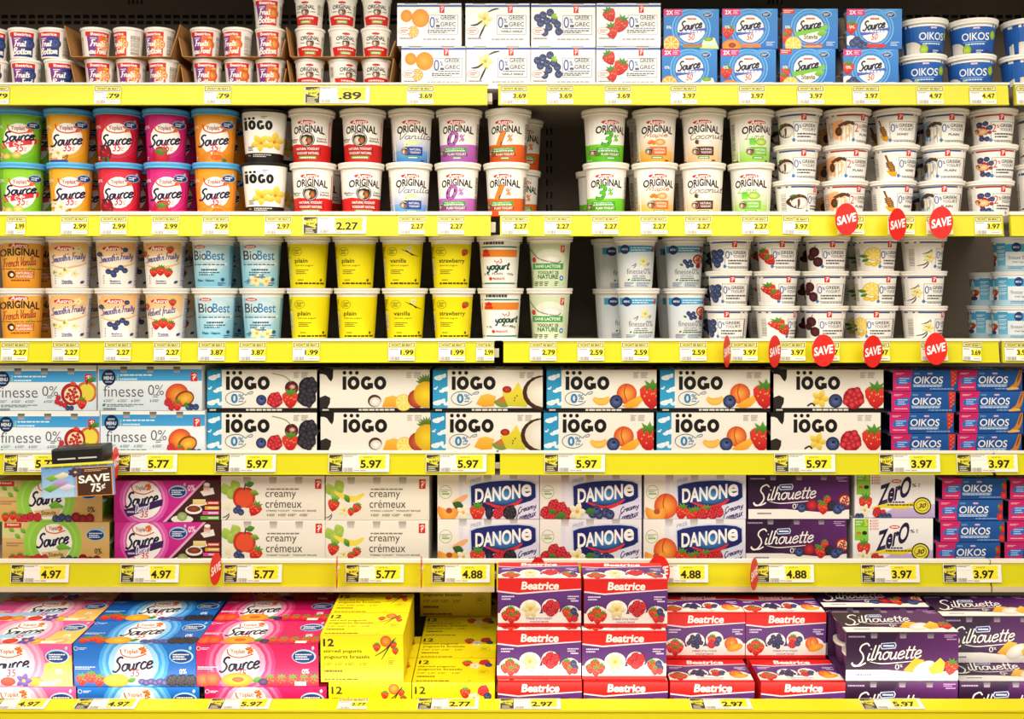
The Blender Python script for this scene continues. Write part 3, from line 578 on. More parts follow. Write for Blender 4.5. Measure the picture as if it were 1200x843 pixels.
def src50(m):
    a = Art(870, 42, 1130, 228); a.bg('#3a8ed6', '#2470c4'); a.ring(1000, 132, 92, 92, 5, '#7cc0ee'); a.ring(1000, 132, 80, 80, 8, '#5aa8e4'); a.ell(1000, 135, 66, 64, '#fcfaf4'); a.poly([(1010, 62), (1040, 70), (1120, 42), (1060, 42)], '#5aa6e6')
    if m == 'green':
        a.rect(870, 42, 925, 66, '#d8302c'); a.micro(876, 48, 918, 60, 2, '#ffe9e0'); a.poly([(925, 150), (1080, 116), (1084, 136), (932, 172)], '#7cc83a'); a.text('Stevia', 970, 160, 1036, 184, '#8a7a2c', .02); leaf(a, 1030, 160, 50, -10, '#9ad24a', '#6aa82c')
        for x, y in ((896, 150), (880, 180)): strawb(a, x, y, 26, .2)
        citrus(a, 920, 210, 40, '#f9d23a', '#e8b51c'); a.rect(975, 205, 1060, 212, '#e04a3c'); a.rect(970, 214, 1055, 222, '#f0a52c')
    else:
        a.rect(870, 42, 955, 74, '#d62a78'); a.text('2X', 882, 48, 914, 68, '#ffffff', .03); a.micro(920, 48, 950, 66, 3, '#ffd9ea'); a.poly([(932, 152), (1070, 128), (1074, 144), (936, 168)], '#4a62c0'); a.micro(945, 142, 1062, 152, 1, '#e3e9fa'); a.text('50', 984, 158, 1016, 187, '#d8302c', .0, .1, .2)
        if m == 'orange': citrus(a, 905, 205, 40); a.poly([(1040, 226), (1060, 180), (1110, 176), (1130, 228)], '#f3f0d8', '#cfe08a'); a.ell(1080, 182, 22, 10, '#9cc83c', '#6a9a2c'); a.rect(960, 205, 1050, 222, '#d8402c', '#6aa83c')
        if m == 'peach': strawb(a, 896, 150, 34, .1); a.ell(915, 215, 46, 30, '#f9b43a', '#f0801e'); a.ell(916, 212, 18, 12, '#c9441c', '#7a2412'); a.rect(960, 205, 1050, 222, '#f0802c')
        if m == 'blue':
            strawb(a, 892, 130, 34, .1); a.ell(890, 190, 30, 24, '#fbf6ee')
            for x, y in ((900, 202), (936, 206), (916, 190), (955, 216)): blueb(a, x, y, 20)
            a.rect(965, 205, 1050, 222, '#d8302c')
    a.micro(980, 84, 1022, 92, 1, '#c9442c'); a.script('Source', 944, 94, 1050, 136, NAVY, 7, .16, .25); a.text('0%', 882, 120, 906, 134, '#ffffff')
    a.ell(1077, 68, 24, 15, '#9fd0ee'); a.ell(1076, 69, 21, 12, '#1f3c7e'); a.micro(1062, 64, 1090, 74, 2, '#e9f2fa'); a.micro(1076, 196, 1116, 214, 3, '#cfe4f8'); return a
for m in ('orange', 'peach', 'green', 'blue'): ART['box_double_'+m] = (lambda m=m: src50(m))
def finesse_box(m):
    a = Art(475, 276, 965, 472) if m == 'mango' else Art(-15, 268, 475, 470)
    o = 0 if m == 'mango' else -490; a.rect(475+o, 260, 965+o, 480, '#f2f3f2', '#d5e2ec'); a.rect(480+o, 292, 965+o, 342, '#3a98d6', '#4aa4dc'); X = lambda x: x+o
    a.rect(475+o, 260, 965+o, 292, '#f8f7f2'); notch(a, (X(580), X(705), X(830)), 280, 34, 26, '#5a544c')
    a.ell(X(526), 328, 33, 35, '#1a1c3a'); a.text('MENU', X(503), 322, X(549), 338, '#dfe6f2', .02); a.micro(X(510), 308, X(542), 316, 1, '#8fb6e0'); a.micro(X(510), 344, X(542), 350, 1, '#8fb6e0')
    a.text('2', X(566), 312, X(574), 324, '#e0dc3a'); a.text('8', X(566), 328, X(574), 340, '#e0dc3a'); a.micro(X(580), 314, X(730), 320, 1, '#dff0fa'); a.micro(X(580), 332, X(660), 338, 1, '#dff0fa', 4); badge_pc(a, X(912), 306, X(944), 344)
    a.text('finesse', X(502), 362, X(690), 412, '#5c5a60', -.024); a.text('0%', X(712), 360, X(786), 404, '#5c5a60', -.02); a.micro(X(735), 402, X(765), 414, 2, '#6a6a70')
    for x in (502, 568, 632, 720): a.text('4', X(x), 424, X(x)+7, 436, '#5c5a60'); a.micro(X(x)+12, 424, X(x)+44, 434, 2, '#8a8a92', x)
    leaf(a, X(496), 452, 20, -30, '#5aa83c', '#3a7a2c'); a.micro(X(518), 444, X(690), 454, 2, '#5c7a5c'); a.micro(X(500), 460, X(560), 470, 1, '#7a8ca0')
    if m == 'mango':
        mango(a, 848, 402, 48); a.ell(884, 420, 46, 34, '#b0622a', '#7a3a1c', rot=-.3); a.ell(886, 420, 38, 26, '#f9c24a', '#d98a1c', rot=-.3); strawb(a, 850, 450, 26); raspb(a, 806, 436, 18)
        for x in (916, 938, 902): blueb(a, x, 456, 14)
        leaf(a, 880, 448, 22, -30); leaf(a, 884, 452, 22, 10); raspb(a, 822, 458, 14)
    else:
        applef(a, X(920), 386, 46, '#e9d24a', '#c9482c'); pom(a, X(850), 396, 50); a.poly([(X(840), 352), (X(852), 336), (X(872), 346), (X(868), 358)], '#d84a34'); strawb(a, X(898), 438, 28); 
        for x, y in ((788, 412), (800, 438), (820, 446), (782, 430)): raspb(a, X(x), y, 12)
        for x in (832, 850): blueb(a, X(x), 458, 11)
    return a
ART['box_finesse_mango'] = lambda: finesse_box('mango'); ART['box_finesse_pom'] = lambda: finesse_box('pom')
def iogo_box(m, cow_=False):
    a = Art(40, 292, 562, 490); a.bg('#f5efe3'); a.rect(40, 471, 562, 490, '#1a1512'); a.micro(52, 477, 82, 484, 1, '#e9e2d4'); a.micro(225, 476, 395, 484, 1, '#e9e2d4')
    if cow_:
        a.rect(40, 292, 100, 471, '#f5efe3'); a.poly([(40, 292), (104, 292), (102, 330), (94, 348), (82, 336), (70, 318), (56, 312), (40, 312)], '#1a1512'); a.poly([(40, 422), (66, 412), (90, 424), (88, 448), (76, 471), (40, 471)], '#2c2420'); d = 18
    else:
        a.rect(40, 292, 110, 471, '#1e8fc4', '#3aa6d4'); d = 0
        for x, y, r in ((66, 330, 20), (88, 322, 15), (100, 384, 18), (82, 392, 13), (60, 448, 20), (84, 440, 16), (104, 452, 14), (52, 380, 8)): a.ell(x, y, r, r*.55, '#dcebf2', '#f6fafa'); a.ell(x+8, y-7, r*.5, r*.4, '#ffffff', '#eaf4f8')
    iogo_word(a, 130+d, 322, 338+d, 386, 18); iogo_dots(a, 139+d, 198+d, 306, 9)
    if not cow_:
        a.ring(178, 426, 52, 34, 3, '#3a6a86', 20, 335); a.line([(225, 412), (236, 400), (256, 394), (254, 404), (236, 406)], 3, '#3a6a86'); a.text('0', 154, 404, 186, 448, '#2a82b8', .04); a.text('%', 189, 406, 216, 432, '#2a82b8', .0); a.micro(190, 438, 212, 442, 1, '#3a6a86')
    a.micro(452, 304, 480, 330, 4, '#a8a094'); a.micro(488, 304, 520, 330, 4, '#a8a094', 5)
    if m == 'cherry':
        blueb(a, 298, 434, 25); raspb(a, 362, 434, 36); orb(a, 442, 376, 32, '#8a2030', '#3c0810'); a.line([(440, 350), (410, 324), (350, 308)], 4, '#8aa04a'); a.ell(446, 372, 16, 12, '#f2d8c8', '#a52a3a'); strawb(a, 436, 430, 46); blackb(a, 522, 372, 46); blackb(a, 514, 420, 44)
    if m == 'pineapple':
        coco(a, 300, 438, 32); a.poly([(335, 468), (352, 422), (388, 412), (420, 424), (412, 468)], '#f9c24a', '#eda01e'); citrus(a, 438, 446, 40, '#f6dc4a', '#e9c52c'); a.ell(502, 428, 44, 44, '#d86a3c', '#a03420'); pine(a, 545, 408, 62)
    if m == 'coconut':
        a.poly([(245, 452), (268, 412), (300, 404), (340, 416), (330, 462), (280, 466)], '#f9c24a', '#eda01e'); wedge(a, 375, 414, 54, '#e8582c', '#5a9a3c', 0, 150); a.poly([(370, 402), (395, 380), (420, 388), (446, 350), (462, 384), (490, 380), (488, 466), (396, 460)], '#f3d83c', '#cfc82e'); a.ell(392, 384, 22, 16, '#d8402c', '#8a1a1c')
        a.ell(562, 400, 96, 82, '#6a3f24', '#3a2010'); a.ell(574, 396, 88, 72, '#fdf8ee', '#e3d8c4')
        for x, y in ((430, 424), (440, 414), (428, 436)): a.ell(x, y, 3, 4, '#3a2a1c')
    if m == 'orange':
        a.line([(262, 424), (286, 440), (318, 438), (338, 420)], 34, '#f7b23a', taper=True); a.line([(262, 424), (286, 440), (318, 438), (338, 420)], 20, '#f9c45a', taper=True); peach(a, 420, 404, 48); blueb(a, 370, 440, 31); a.poly([(396, 462), (440, 434), (498, 404), (502, 430), (470, 464), (430, 472)], '#fbc64a', '#ee9a1e'); strawb(a, 538, 412, 66)
    if m == 'rasp':
        flower(a, 262, 428, 46, '#f9e46a', '#dcb42c'); a.line([(200, 462), (222, 450), (236, 462)], 8, '#2c1c14'); blueb(a, 334, 438, 33); raspb(a, 420, 426, 50); strawb(a, 526, 416, 62)
    return a
for m in ('cherry', 'coconut', 'orange'): ART['box_iogo_'+m] = (lambda m=m: iogo_box(m))
ART['box_iogo_pineapple'] = lambda: iogo_box('pineapple', True); ART['box_iogo_rasp'] = lambda: iogo_box('rasp', True)
def oikos_box(m):
    a = Art(290, 422, 725, 555); a.bg('#1d59a4', '#1a4a8e'); a.poly([(290, 422), (425, 422), (410, 490), (412, 555), (290, 555)], '#c92064', '#d62a6c')
    a.poly([(308, 492), (330, 470), (402, 460), (416, 496), (350, 518), (312, 508)], '#2a6ac0'); a.micro(332, 472, 398, 506, 3, '#b9d4f2'); a.micro(306, 440, 366, 450, 2, '#f8c0d4'); a.micro(310, 530, 398, 536, 1, '#f8c0d4')
    a.text('OIKOS', 430, 462, 628, 508, '#f6f4ee', .0, 0, .12); a.ell(540, 444, 22, 10, '#7a5a9c'); a.micro(524, 440, 556, 447, 1, '#efe6f6'); a.micro(432, 438, 470, 450, 1, '#6a94c8'); a.rect(424, 514, 622, 518, '#cfe0f2'); a.rect(424, 521, 622, 530, '#5f90cc'); a.micro(430, 523, 612, 528, 1, '#dbe8f6'); a.micro(540, 538, 700, 546, 1, '#7aa2d4')
    if m == 'caramel': a.line([(640, 540), (680, 520), (700, 480), (715, 420)], 34, '#c9822e', taper=True); a.line([(620, 546), (660, 540), (700, 540)], 18, '#e3b052', taper=True); a.line([(690, 500), (704, 460), (716, 424)], 12, '#8a4a1c', taper=True)
    if m == 'pom':
        a.poly([(678, 422), (725, 424), (720, 480), (690, 540), (682, 530)], '#d83a2c', '#b01c22'); 
        for k in range(7): a.ell(694+14*(k % 2), 438+13*k, 8, 7, '#f09a6a', '#c92a22', n=8); a.n -= 1
        a.n += 1
    if m == 'straw': a.ell(712, 470, 20, 30, '#e2402c', '#a81a1c'); a.ell(706, 530, 22, 26, '#e8483a', '#b01c22'); leaf(a, 700, 450, 30, 100)
    return a
for m in ('caramel', 'pom', 'straw'): ART['box_oikos_'+m] = (lambda m=m: oikos_box(m))
@art('box_stevia')
def _():
    a = Art(10, 368, 520, 555); a.bg('#e3bd7c', '#d9a85c'); a.ell(250, 460, 140, 140, '#8ac83c', '#9ad24a'); a.ring(250, 460, 118, 118, 10, '#a9d860'); a.ell(258, 460, 86, 86, '#fcf9ee'); a.rect(10, 368, 110, 440, '#c9d88a', '#e3cf96')
    for x, y in ((40, 390), (70, 420), (95, 395)): leaf(a, x, y, 36, 40, '#8ac83c', '#5c9a2c')
    a.rect(20, 370, 102, 394, '#d8302c'); a.text('New!', 34, 374, 88, 384, '#fff3e6', .02); a.line([(214, 382), (224, 410), (266, 418), (310, 405)], 5, '#d8402c'); a.text('Yoplait', 232, 386, 278, 409, '#b04a24', .01)
    for k in range(7): leaf(a, 285, 396, 16, -150+42*k, '#f2a02c' if k % 2 else '#e85a24', '#e2502a', .25)
    a.script('Source', 174, 414, 326, 474, NAVY, 9, .13, .25); leaf(a, 266, 480, 40, 8, '#7cc040', '#4f9a2c', .35); leaf(a, 316, 484, 36, -150, '#8acb48', '#4f9a2c', .35); leaf(a, 280, 494, 60, -8, '#7cc040', '#4f9a2c', .3)
    a.poly([(196, 505), (330, 490), (310, 530), (212, 532)], '#e3c488'); a.text('Stevia', 230, 504, 302, 524, '#8a6a2c', .02, .04); a.ell(456, 424, 45, 28, '#9fd0ee'); a.ell(454, 426, 41, 23, '#1f3c7e'); a.micro(424, 416, 486, 438, 3, '#e9f2fa'); leaf(a, 486, 402, 18, -80, '#bfe4f6', '#7fc0e6')
    a.text('0%', 450, 486, 484, 510, '#4a342a', .0, .05); a.micro(30, 460, 110, 476, 2, '#a8845a'); a.line([(446, 528), (470, 512), (490, 508)], 2, '#8a5a2c')
    for x, y in ((60, 534), (95, 528), (125, 538)): strawb(a, x, y, 22)
    for x, y in ((180, 532), (212, 534), (150, 540)): raspb(a, x, y, 20)
    for x, y in ((300, 540), (330, 534), (360, 540), (316, 548)): blueb(a, x, y, 17)
    for x, y in ((396, 534), (430, 544), (462, 540)): orb(a, x, y, 22, '#b0202c', '#6a0a16')
    return a
@art('box_dessert')
def _():
    a = Art(536, 366, 1035, 548); a.bg('#d32a92', '#c41c80'); a.ell(676, 450, 116, 116, '#e068b4', '#dd55aa'); a.ring(676, 450, 100, 100, 9, '#ea8cc8'); a.ell(676, 452, 84, 84, '#fcf8f2')
    a.poly([(960, 366), (1035, 366), (1035, 548), (770, 548)], '#4a221a', '#3a1812'); a.poly([(952, 366), (966, 366), (780, 548), (764, 548)], '#e9a8d0')
    a.line([(618, 380), (628, 412), (676, 426), (722, 410)], 5, '#e0452c'); a.text('Yoplait', 634, 388, 688, 413, '#b04a24', .01)
    for k in range(7): leaf(a, 696, 394, 18, -150+42*k, '#f2a02c' if k % 2 else '#e85a24', '#e2502a', .25)
    a.script('Source', 588, 412, 742, 474, NAVY, 9, .13, .25); a.poly([(582, 494), (766, 446), (762, 476), (600, 526)], '#3a1c5a'); a.script('Dessert', 636, 464, 704, 502, '#f3e9f8', 4, .22); a.micro(598, 500, 630, 508, 1, '#d9c9e9'); a.text('35', 660, 500, 696, 528, '#e0304c', .0, 0, .15)
    a.ell(836, 414, 43, 28, '#9fd0ee'); a.ell(834, 416, 39, 23, '#1f3c7e'); a.micro(806, 406, 866, 428, 3, '#e9f2fa'); leaf(a, 866, 392, 18, -80, '#bfe4f6', '#7fc0e6'); a.text('0%', 882, 384, 916, 410, '#ffeef8', .0, .1)
    a.poly([(940, 414), (1000, 396), (1008, 424), (956, 434)], '#efe9e0'); a.rect(956, 384, 986, 416, '#c9302c', '#f3e6d8'); a.ell(972, 382, 14, 8, '#f6f0e6'); a.poly([(890, 474), (960, 448), (974, 470), (900, 488)], '#f0e9dc'); a.rect(906, 448, 966, 470, '#f0e0a0', '#e3c46a'); a.ell(910, 494, 40, 20, '#f3eee6'); a.ell(910, 490, 32, 14, '#a8502c', '#6a2a16'); a.ell(856, 536, 52, 18, '#efe8dc'); a.ell(856, 524, 24, 20, '#b8c48a', '#8a9a5a')
    for i, c in enumerate(('#dc3a34', '#eda02c', '#e04aa4', '#6ab83c')): a.rect(972-10*i, 456+22*i, 1030, 472+22*i, c); a.micro(978, 461+22*i, 1024, 467+22*i, 1, '#f9f0e6')
    return a
def creamy(m):
    a = Art(80, 268, 560, 468) if m == 'apple' else Art(568, 268, 1048, 468); o = 0 if m == 'apple' else 486; X = lambda x: x+o
    a.rect(X(70), 260, X(566), 480, '#f3efe4', '#ebe3d2'); a.rect(X(70), 260, X(566), 276, '#faf7ef'); notch(a, (X(182), X(302), X(422)), 272, 36, 32, '#a8a094'); badge_pc(a, X(516), 282, X(546), 326)
    for x, y, l, g in ((90, 300, 60, 70), (130, 286, 60, 60), (110, 330, 56, 50), (150, 310, 44, 100)): leaf(a, X(x), y, l, g, '#b6cf5a', '#8ab03c', .42)
    if m == 'apple': applef(a, X(186), 366, 50, '#e2502c', '#b8281c'); strawb(a, X(236), 418, 36, .5); a.poly([(X(96), 420), (X(106), 384), (X(124), 380), (X(120), 426)], '#f6efcf', '#e3d8a8'); pods(a, X(112), 444, 26); blueb(a, X(150), 424, 15); blueb(a, X(172), 432, 15); blueb(a, X(160), 412, 13); leaf(a, X(214), 336, 44, 20, '#a8bf3c')
    else: banana(a, X(185), 370, 62); strawb(a, X(118), 398, 32, .2); flower(a, X(168), 424, 28, '#fbf3d0', '#e3d48a'); strawb(a, X(226), 412, 24, .4); strawb(a, X(200), 430, 20, .2); pods(a, X(106), 446, 24); leaf(a, X(170), 350, 44, 60, '#7aae3c')
    a.text('creamy', X(286), 340, X(428), 374, '#4a4038', -.014); a.text('crémeux', X(286), 376, X(454), 412, '#4a4038', -.014); a.micro(X(292), 324, X(440), 330, 1, '#8a7c6c'); a.text('STIRRED YOGURT · YOGOURT BRASSÉ', X(290), 420, X(522), 429, '#4a4038', -.01)
    for x in (292, 344, 390, 444): a.text('4', X(x), 440, X(x)+7, 450, '#6a5c50'); a.micro(X(x)+10, 440, X(x)+38, 450, 2, '#8a7c70', x)
    return a
ART['box_creamy_apple'] = lambda: creamy('apple'); ART['box_creamy_banana'] = lambda: creamy('banana')
def danone(m):
    a = Art(50, 276, 530, 470); a.bg('#f0edf0', '#e3dfea'); a.rect(50, 276, 150, 470, '#f6f2ea', '#efe6d4'); a.rect(150, 276, 170, 470, '#e6e2ee'); notch(a, (150, 268, 390), 276, 38, 30, '#b0a8a4'); a.ring(88, 352, 30, 30, 2.5, '#9cae6a'); a.micro(66, 342, 110, 352, 2, '#7a9a5a'); a.micro(70, 356, 106, 364, 1, '#7ab83c')
    a.poly([(200, 322), (230, 312), (290, 302), (360, 296), (430, 295), (490, 300), (518, 312), (521, 378), (500, 394), (440, 412), (380, 424), (290, 438), (205, 445)], '#c9d8ee'); a.poly([(207, 327), (234, 317), (292, 307), (360, 302), (430, 301), (486, 306), (512, 317), (514, 375), (494, 389), (438, 406), (380, 418), (290, 432), (211, 438)], '#1a2470', '#141c5a'); a.ell(360, 370, 100, 42, '#4a9cd8', '#16206a'); a.text('FREE', 206, 292, 256, 308, '#a8b4d8', .01, .25)
    a.line([(276, 398), (350, 420), (410, 408), (450, 384)], 16, '#d8302c', taper=True); a.text('DANON', 228, 328, 442, 392, '#fbf8f4', .03, .10, 0, -2); a.text('e', 446, 318, 494, 372, '#fbf8f4', .03, .10)
    a.poly([(410, 420), (530, 380), (530, 470), (420, 470)], '#dcd6ea', '#e6e0f0'); a.script('Creamy', 432, 408, 516, 440, '#2a2a6a', 4, .3); a.script('Cremeux', 424, 434, 514, 470, '#2a2a6a', 4, .3)
    def ph(x, y, r): wedge(a, x, y-r*.3, r, '#fbc05a', '#e8902c', -20, 200); a.ell(x+.1*r, y-.25*r, .3*r, .25*r, '#b0522a')
    if m == 'mix':
        ph(100, 446, 50); a.line([(120, 400), (160, 384), (192, 366)], 24, '#f0b07a', taper=True); leaf(a, 120, 400, 60, 20, '#3a6a2c', '#24481c', .3); flower(a, 172, 442, 36, '#fbf4e0', '#e3d8b4'); strawb(a, 238, 442, 42); raspb(a, 334, 446, 24); raspb(a, 362, 434, 22); blackb(a, 392, 442, 32); a.ell(294, 440, 18, 32, '#3c3458', '#16142c')
    if m == 'berry':
        for x, y in ((80, 442), (116, 412), (150, 424), (108, 450), (172, 448)): raspb(a, x, y, 28)
        leaf(a, 90, 430, 40, 20, '#4f8a34'); leaf(a, 120, 462, 60, -10, '#4f8a34'); flower(a, 226, 438, 44, '#fbf4e0', '#e3d48a'); 
        for x, y in ((300, 444), (330, 448), (362, 442), (316, 432), (380, 450)): blueb(a, x, y, 22)
        leaf(a, 262, 440, 50, -10, '#4f7a34')
    if m == 'peach':
        peach(a, 152, 414, 56); ph(104, 450, 50); leaf(a, 196, 440, 40, -40)
        for x, y, s in ((226, 440, 36), (294, 446, 30), (268, 452, 30), (340, 442, 32)): strawb(a, x, y, s, .2)
        raspb(a, 320, 450, 22); raspb(a, 372, 446, 26); raspb(a, 400, 440, 24)
    return a
for m in ('mix', 'berry', 'peach'): ART['box_danone_'+m] = (lambda m=m: danone(m))
def silh(m):
    a = Art(290, 338, 862, 582); a.rect(290, 338, 862, 582, '#3a1440', '#43184a', None); a.rect(290, 338, 862, 582, '#2c0f34', None, '#5c2468'); a.poly([(290, 338), (560, 338), (420, 582), (290, 582)], '#2a0e32', '#301238'); notch(a, (412, 560, 700), 338, 36, 30, '#2a1030')
    a.poly([(290, 528), (500, 528), (700, 545), (862, 530), (862, 582), (290, 582)], '#f4efe6'); a.micro(300, 356, 384, 364, 1, '#a888b0'); a.micro(788, 350, 850, 364, 2, '#c49ccc'); a.micro(800, 370, 850, 376, 1, '#c49ccc')
    a.poly([(468, 392), (538, 388), (546, 402), (540, 420), (470, 424), (462, 408)], '#cfd8ec'); a.poly([(472, 396), (534, 392), (540, 402), (536, 415), (474, 419), (467, 408)], '#23347c'); a.micro(478, 402, 532, 410, 1, '#ffffff')
    a.script('S', 318, 394, 408, 508, '#f9f3ec', 7.5, 0, .3); a.line([(320, 490), (330, 504), (360, 506), (390, 492)], 7, '#f9f3ec'); a.script('ilhouette', 400, 398, 672, 472, '#f9f3ec', 7, .05, .3); a.line([(410, 486), (470, 496), (560, 490), (660, 480)], 5, '#f9f3ec', taper=True); a.text('0', 540, 498, 562, 526, '#f3ece6', -.01); a.text('%', 564, 500, 578, 514, '#f3ece6')
    a.micro(340, 548, 420, 556, 1, '#8a6a94')
    if m == 'tropic':
        a.poly([(582, 530), (640, 468), (690, 478), (640, 545)], '#f4bc3a', '#e89a24'); a.ell(688, 522, 62, 34, '#fbf8f2', '#dcd2c4', rot=-.5); a.poly([(710, 520), (770, 466), (796, 490), (786, 540), (730, 552)], '#f8cf4a', '#eea52c'); strawb(a, 826, 515, 42, .2)
    else:
        blueb(a, 592, 520, 26); orb(a, 650, 506, 32, '#d8343a', '#8a1222'); leaf(a, 680, 480, 44, 30, '#4f8a34'); strawb(a, 714, 522, 38); strawb(a, 738, 478, 26, -.3); blackb(a, 762, 510, 26); blueb(a, 796, 526, 30); pom(a, 836, 480, 38); blueb(a, 820, 516, 22)
    return a
ART['box_silhouette_berry'] = lambda: silh('berry'); ART['box_silhouette_tropic'] = lambda: silh('tropic')
@art('box_zero')
def _():
    a = Art(200, 362, 668, 590); a.bg('#f4f1ea', '#efe9ee'); a.poly([(330, 590), (420, 545), (540, 540), (668, 520), (668, 590)], '#cdb9dc', '#b9a0cc'); a.rect(210, 366, 290, 474, '#7cb82c', '#8ac83c'); a.text('5', 266, 370, 284, 400, '#e9dc3c', .01); a.micro(216, 376, 256, 396, 2, '#d9ecb4'); a.rect(216, 406, 284, 440, '#9ad04a'); a.ell(268, 436, 15, 10, '#1c2a1c'); a.ell(234, 436, 15, 7, '#d86a2c')
    for y in (370, 384, 398, 412): a.rect(300, y, 306, y+9, '#d8402c'); a.micro(312, y, 352, y+8, 2, '#e0705c', y)
    a.ell(444, 406, 30, 9, '#d42a22'); a.micro(424, 402, 464, 410, 1, '#ffe9e0'); a.text('ZerO', 332, 404, 530, 506, '#221440', .02, .28, .3); a.text('%', 534, 418, 560, 436, '#3a2c50', .0, .1); a.micro(570, 418, 582, 434, 3, '#5a4c70'); a.micro(360, 508, 490, 516, 1, '#4a3c60')
    a.line([(300, 545), (380, 530), (470, 535), (545, 520), (570, 505)], 24, '#e9d22c', taper=True); a.micro(390, 522, 540, 530, 1, '#6a5a1c')
    a.ell(594, 530, 53, 44, '#2a2420'); a.ell(594, 530, 46, 37, '#e9d83c'); a.ell(594, 530, 36, 28, '#2a2420'); a.ell(594, 530, 33, 25, '#ead93e'); a.text('30', 570, 518, 618, 542, '#2a2420', .02, .1, .3)
    strawb(a, 262, 516, 46); flower(a, 258, 554, 36, '#fbf3e0', '#e3d8b4'); raspb(a, 330, 564, 26); raspb(a, 362, 572, 22); 
    for x in (216, 236, 350, 376, 398): blueb(a, x, 584, 16)
    return a
def big_source(m):
    a = Art(365, 375, 905, 585); base, lt = dict(blue=('#1a6cc8', '#3a96e0'), pink=('#d81a62', '#e63a7a'), multi=('#e85a9c', '#f08ab0'))[m]
    a.bg(base, mixh(base, '#000000', .12))
    if m == 'multi': a.poly([(365, 500), (640, 520), (905, 430), (905, 585), (365, 585)], '#f7b94a', '#f8cf7a')
    cx = 630 if m != 'pink' else 560
    for r, c in ((156, lt), (140, mixh(lt, '#ffffff', .25)), (126, lt), (112, mixh(lt, '#ffffff', .5))): a.ell(cx, 468, r, r*1.02, c)
    a.ell(cx, 468, 86, 100, '#fdfaf4'); a.line([(cx-58, 400), (cx-48, 430), (cx, 442), (cx+58, 424)], 6, '#e0452c'); a.text('Yoplait', cx-44, 400, cx+22, 429, '#b04a24', .01)
    for k in range(7): leaf(a, cx+40, 406, 22, -150+42*k, '#f2a02c' if k % 2 else '#e85a24', '#e2502a', .25)
    a.script('Source', cx-94, 434, cx+84, 504, NAVY, 10, .12, .25)
    if m == 'multi': a.poly([(365, 522), (700, 486), (720, 500), (640, 530), (365, 560)], '#a8cdea')
    a.text('35', cx-16, 500, cx+26, 536, '#e0304c', .0, .05, .15); a.ell(842, 436, 54, 35, '#a9d4f0'); a.ell(840, 438, 48, 29, '#1f3c7e'); a.micro(804, 424, 876, 452, 3, '#e9f2fa'); leaf(a, 880, 406, 22, -80, '#bfe4f6', '#7fc0e6'); a.text('0%', 832, 498, 864, 522, '#ffffff', .0, .08); a.ring(376, 396, 10, 10, 2, '#e9f0fa'); a.micro(390, 392, 424, 402, 2, '#dfeaf8'); a.micro(370, 486, 460, 500, 2, '#cfe0f6', 6)
    if m == 'blue':
        for x, y in ((400, 552), (440, 540), (476, 556)): strawb(a, x, y, 32)
        a.ell(552, 555, 58, 32, '#fbc23a', '#ef951e'); leaf(a, 600, 560, 44, -20)
        for k in range(6): a.ell(665+20*k, 560+6*(k % 2), 17, 15, '#7a6ab0', '#3a2c6a')
        for x in (800, 840, 880): blackb(a, x, 556, 28)
    elif m == 'pink':
        for x, y in ((396, 552), (436, 548)): orb(a, x, y, 34, '#f2703c', '#d83a22')
        a.ell(545, 552, 70, 36, '#fbb83a', '#ef8a1e'); a.ell(548, 550, 26, 13, '#f2762c', '#c9441c'); leaf(a, 610, 560, 50, -20)
        for x in (690, 740, 790, 840, 886): strawb(a, x, 556, 30)
        a.ell(660, 562, 22, 18, '#5a3a7a', '#2a1a44'); a.rect(800, 560, 850, 580, '#f3ece0')
    else:
        for x, c in ((420, '#f2a02c'), (480, '#e8602c'), (540, '#f2b83a'), (620, '#e04a34'), (740, '#f0d040'), (840, '#f6e6a8')): orb(a, x, 560, 34, c, mixh(c, '#a02010', .4), 22)
        flower(a, 690, 556, 40, '#7a5ab0', '#4a3a8a'); a.rect(760, 560, 830, 580, '#f3ece0')
    return a
for m in ('blue', 'pink', 'multi'): ART['box_big_'+m] = (lambda m=m: big_source(m))
def twelve(m):
    a = Art(590, 332, 972, 552); a.bg('#f4e212', '#f0dc10'); a.text('12', 602, 350, 652, 386, '#3a2c0c', .025); a.text('stirred yogurts', 604, 400, 780, 420, '#3a300c', .02); a.text('yogourts brassés', 604, 426, 816, 448, '#3a300c', .02)
    for i, x in enumerate((604, 654, 702, 768)): a.text('3', x, 464, x+8, 476, '#4a4010'); a.micro(x+14, 464, x+40, 475, 2, '#6a5c14', x)
    if m == 'v': orb(a, 892, 362, 26, '#f2a03a', '#c9581c'); strawb(a, 850, 390, 22); strawb(a, 926, 380, 20); a.line([(840, 432), (890, 400), (940, 345)], 5, '#3a2414', taper=True); a.line([(870, 450), (900, 400), (930, 350)], 5, '#3a2414', taper=True); strawb(a, 936, 408, 18)
    else: strawb(a, 836, 380, 30); raspb(a, 920, 370, 26); flower(a, 876, 404, 30, '#fbf3e0', '#e3d8b4'); blueb(a, 940, 395, 18)
    a.ring(918, 462, 26, 24, 1.5, '#8a7c1c'); a.micro(902, 452, 934, 470, 3, '#8a7c1c'); a.micro(606, 496, 690, 506, 1, '#6a5c14'); a.micro(606, 536, 760, 544, 1, '#6a5c14', 4); a.line([(846, 540), (851, 546), (860, 534)], 2, '#4a4010', False); return a
ART['box_twelve_a'] = lambda: twelve('v'); ART['box_twelve_b'] = lambda: twelve('b')
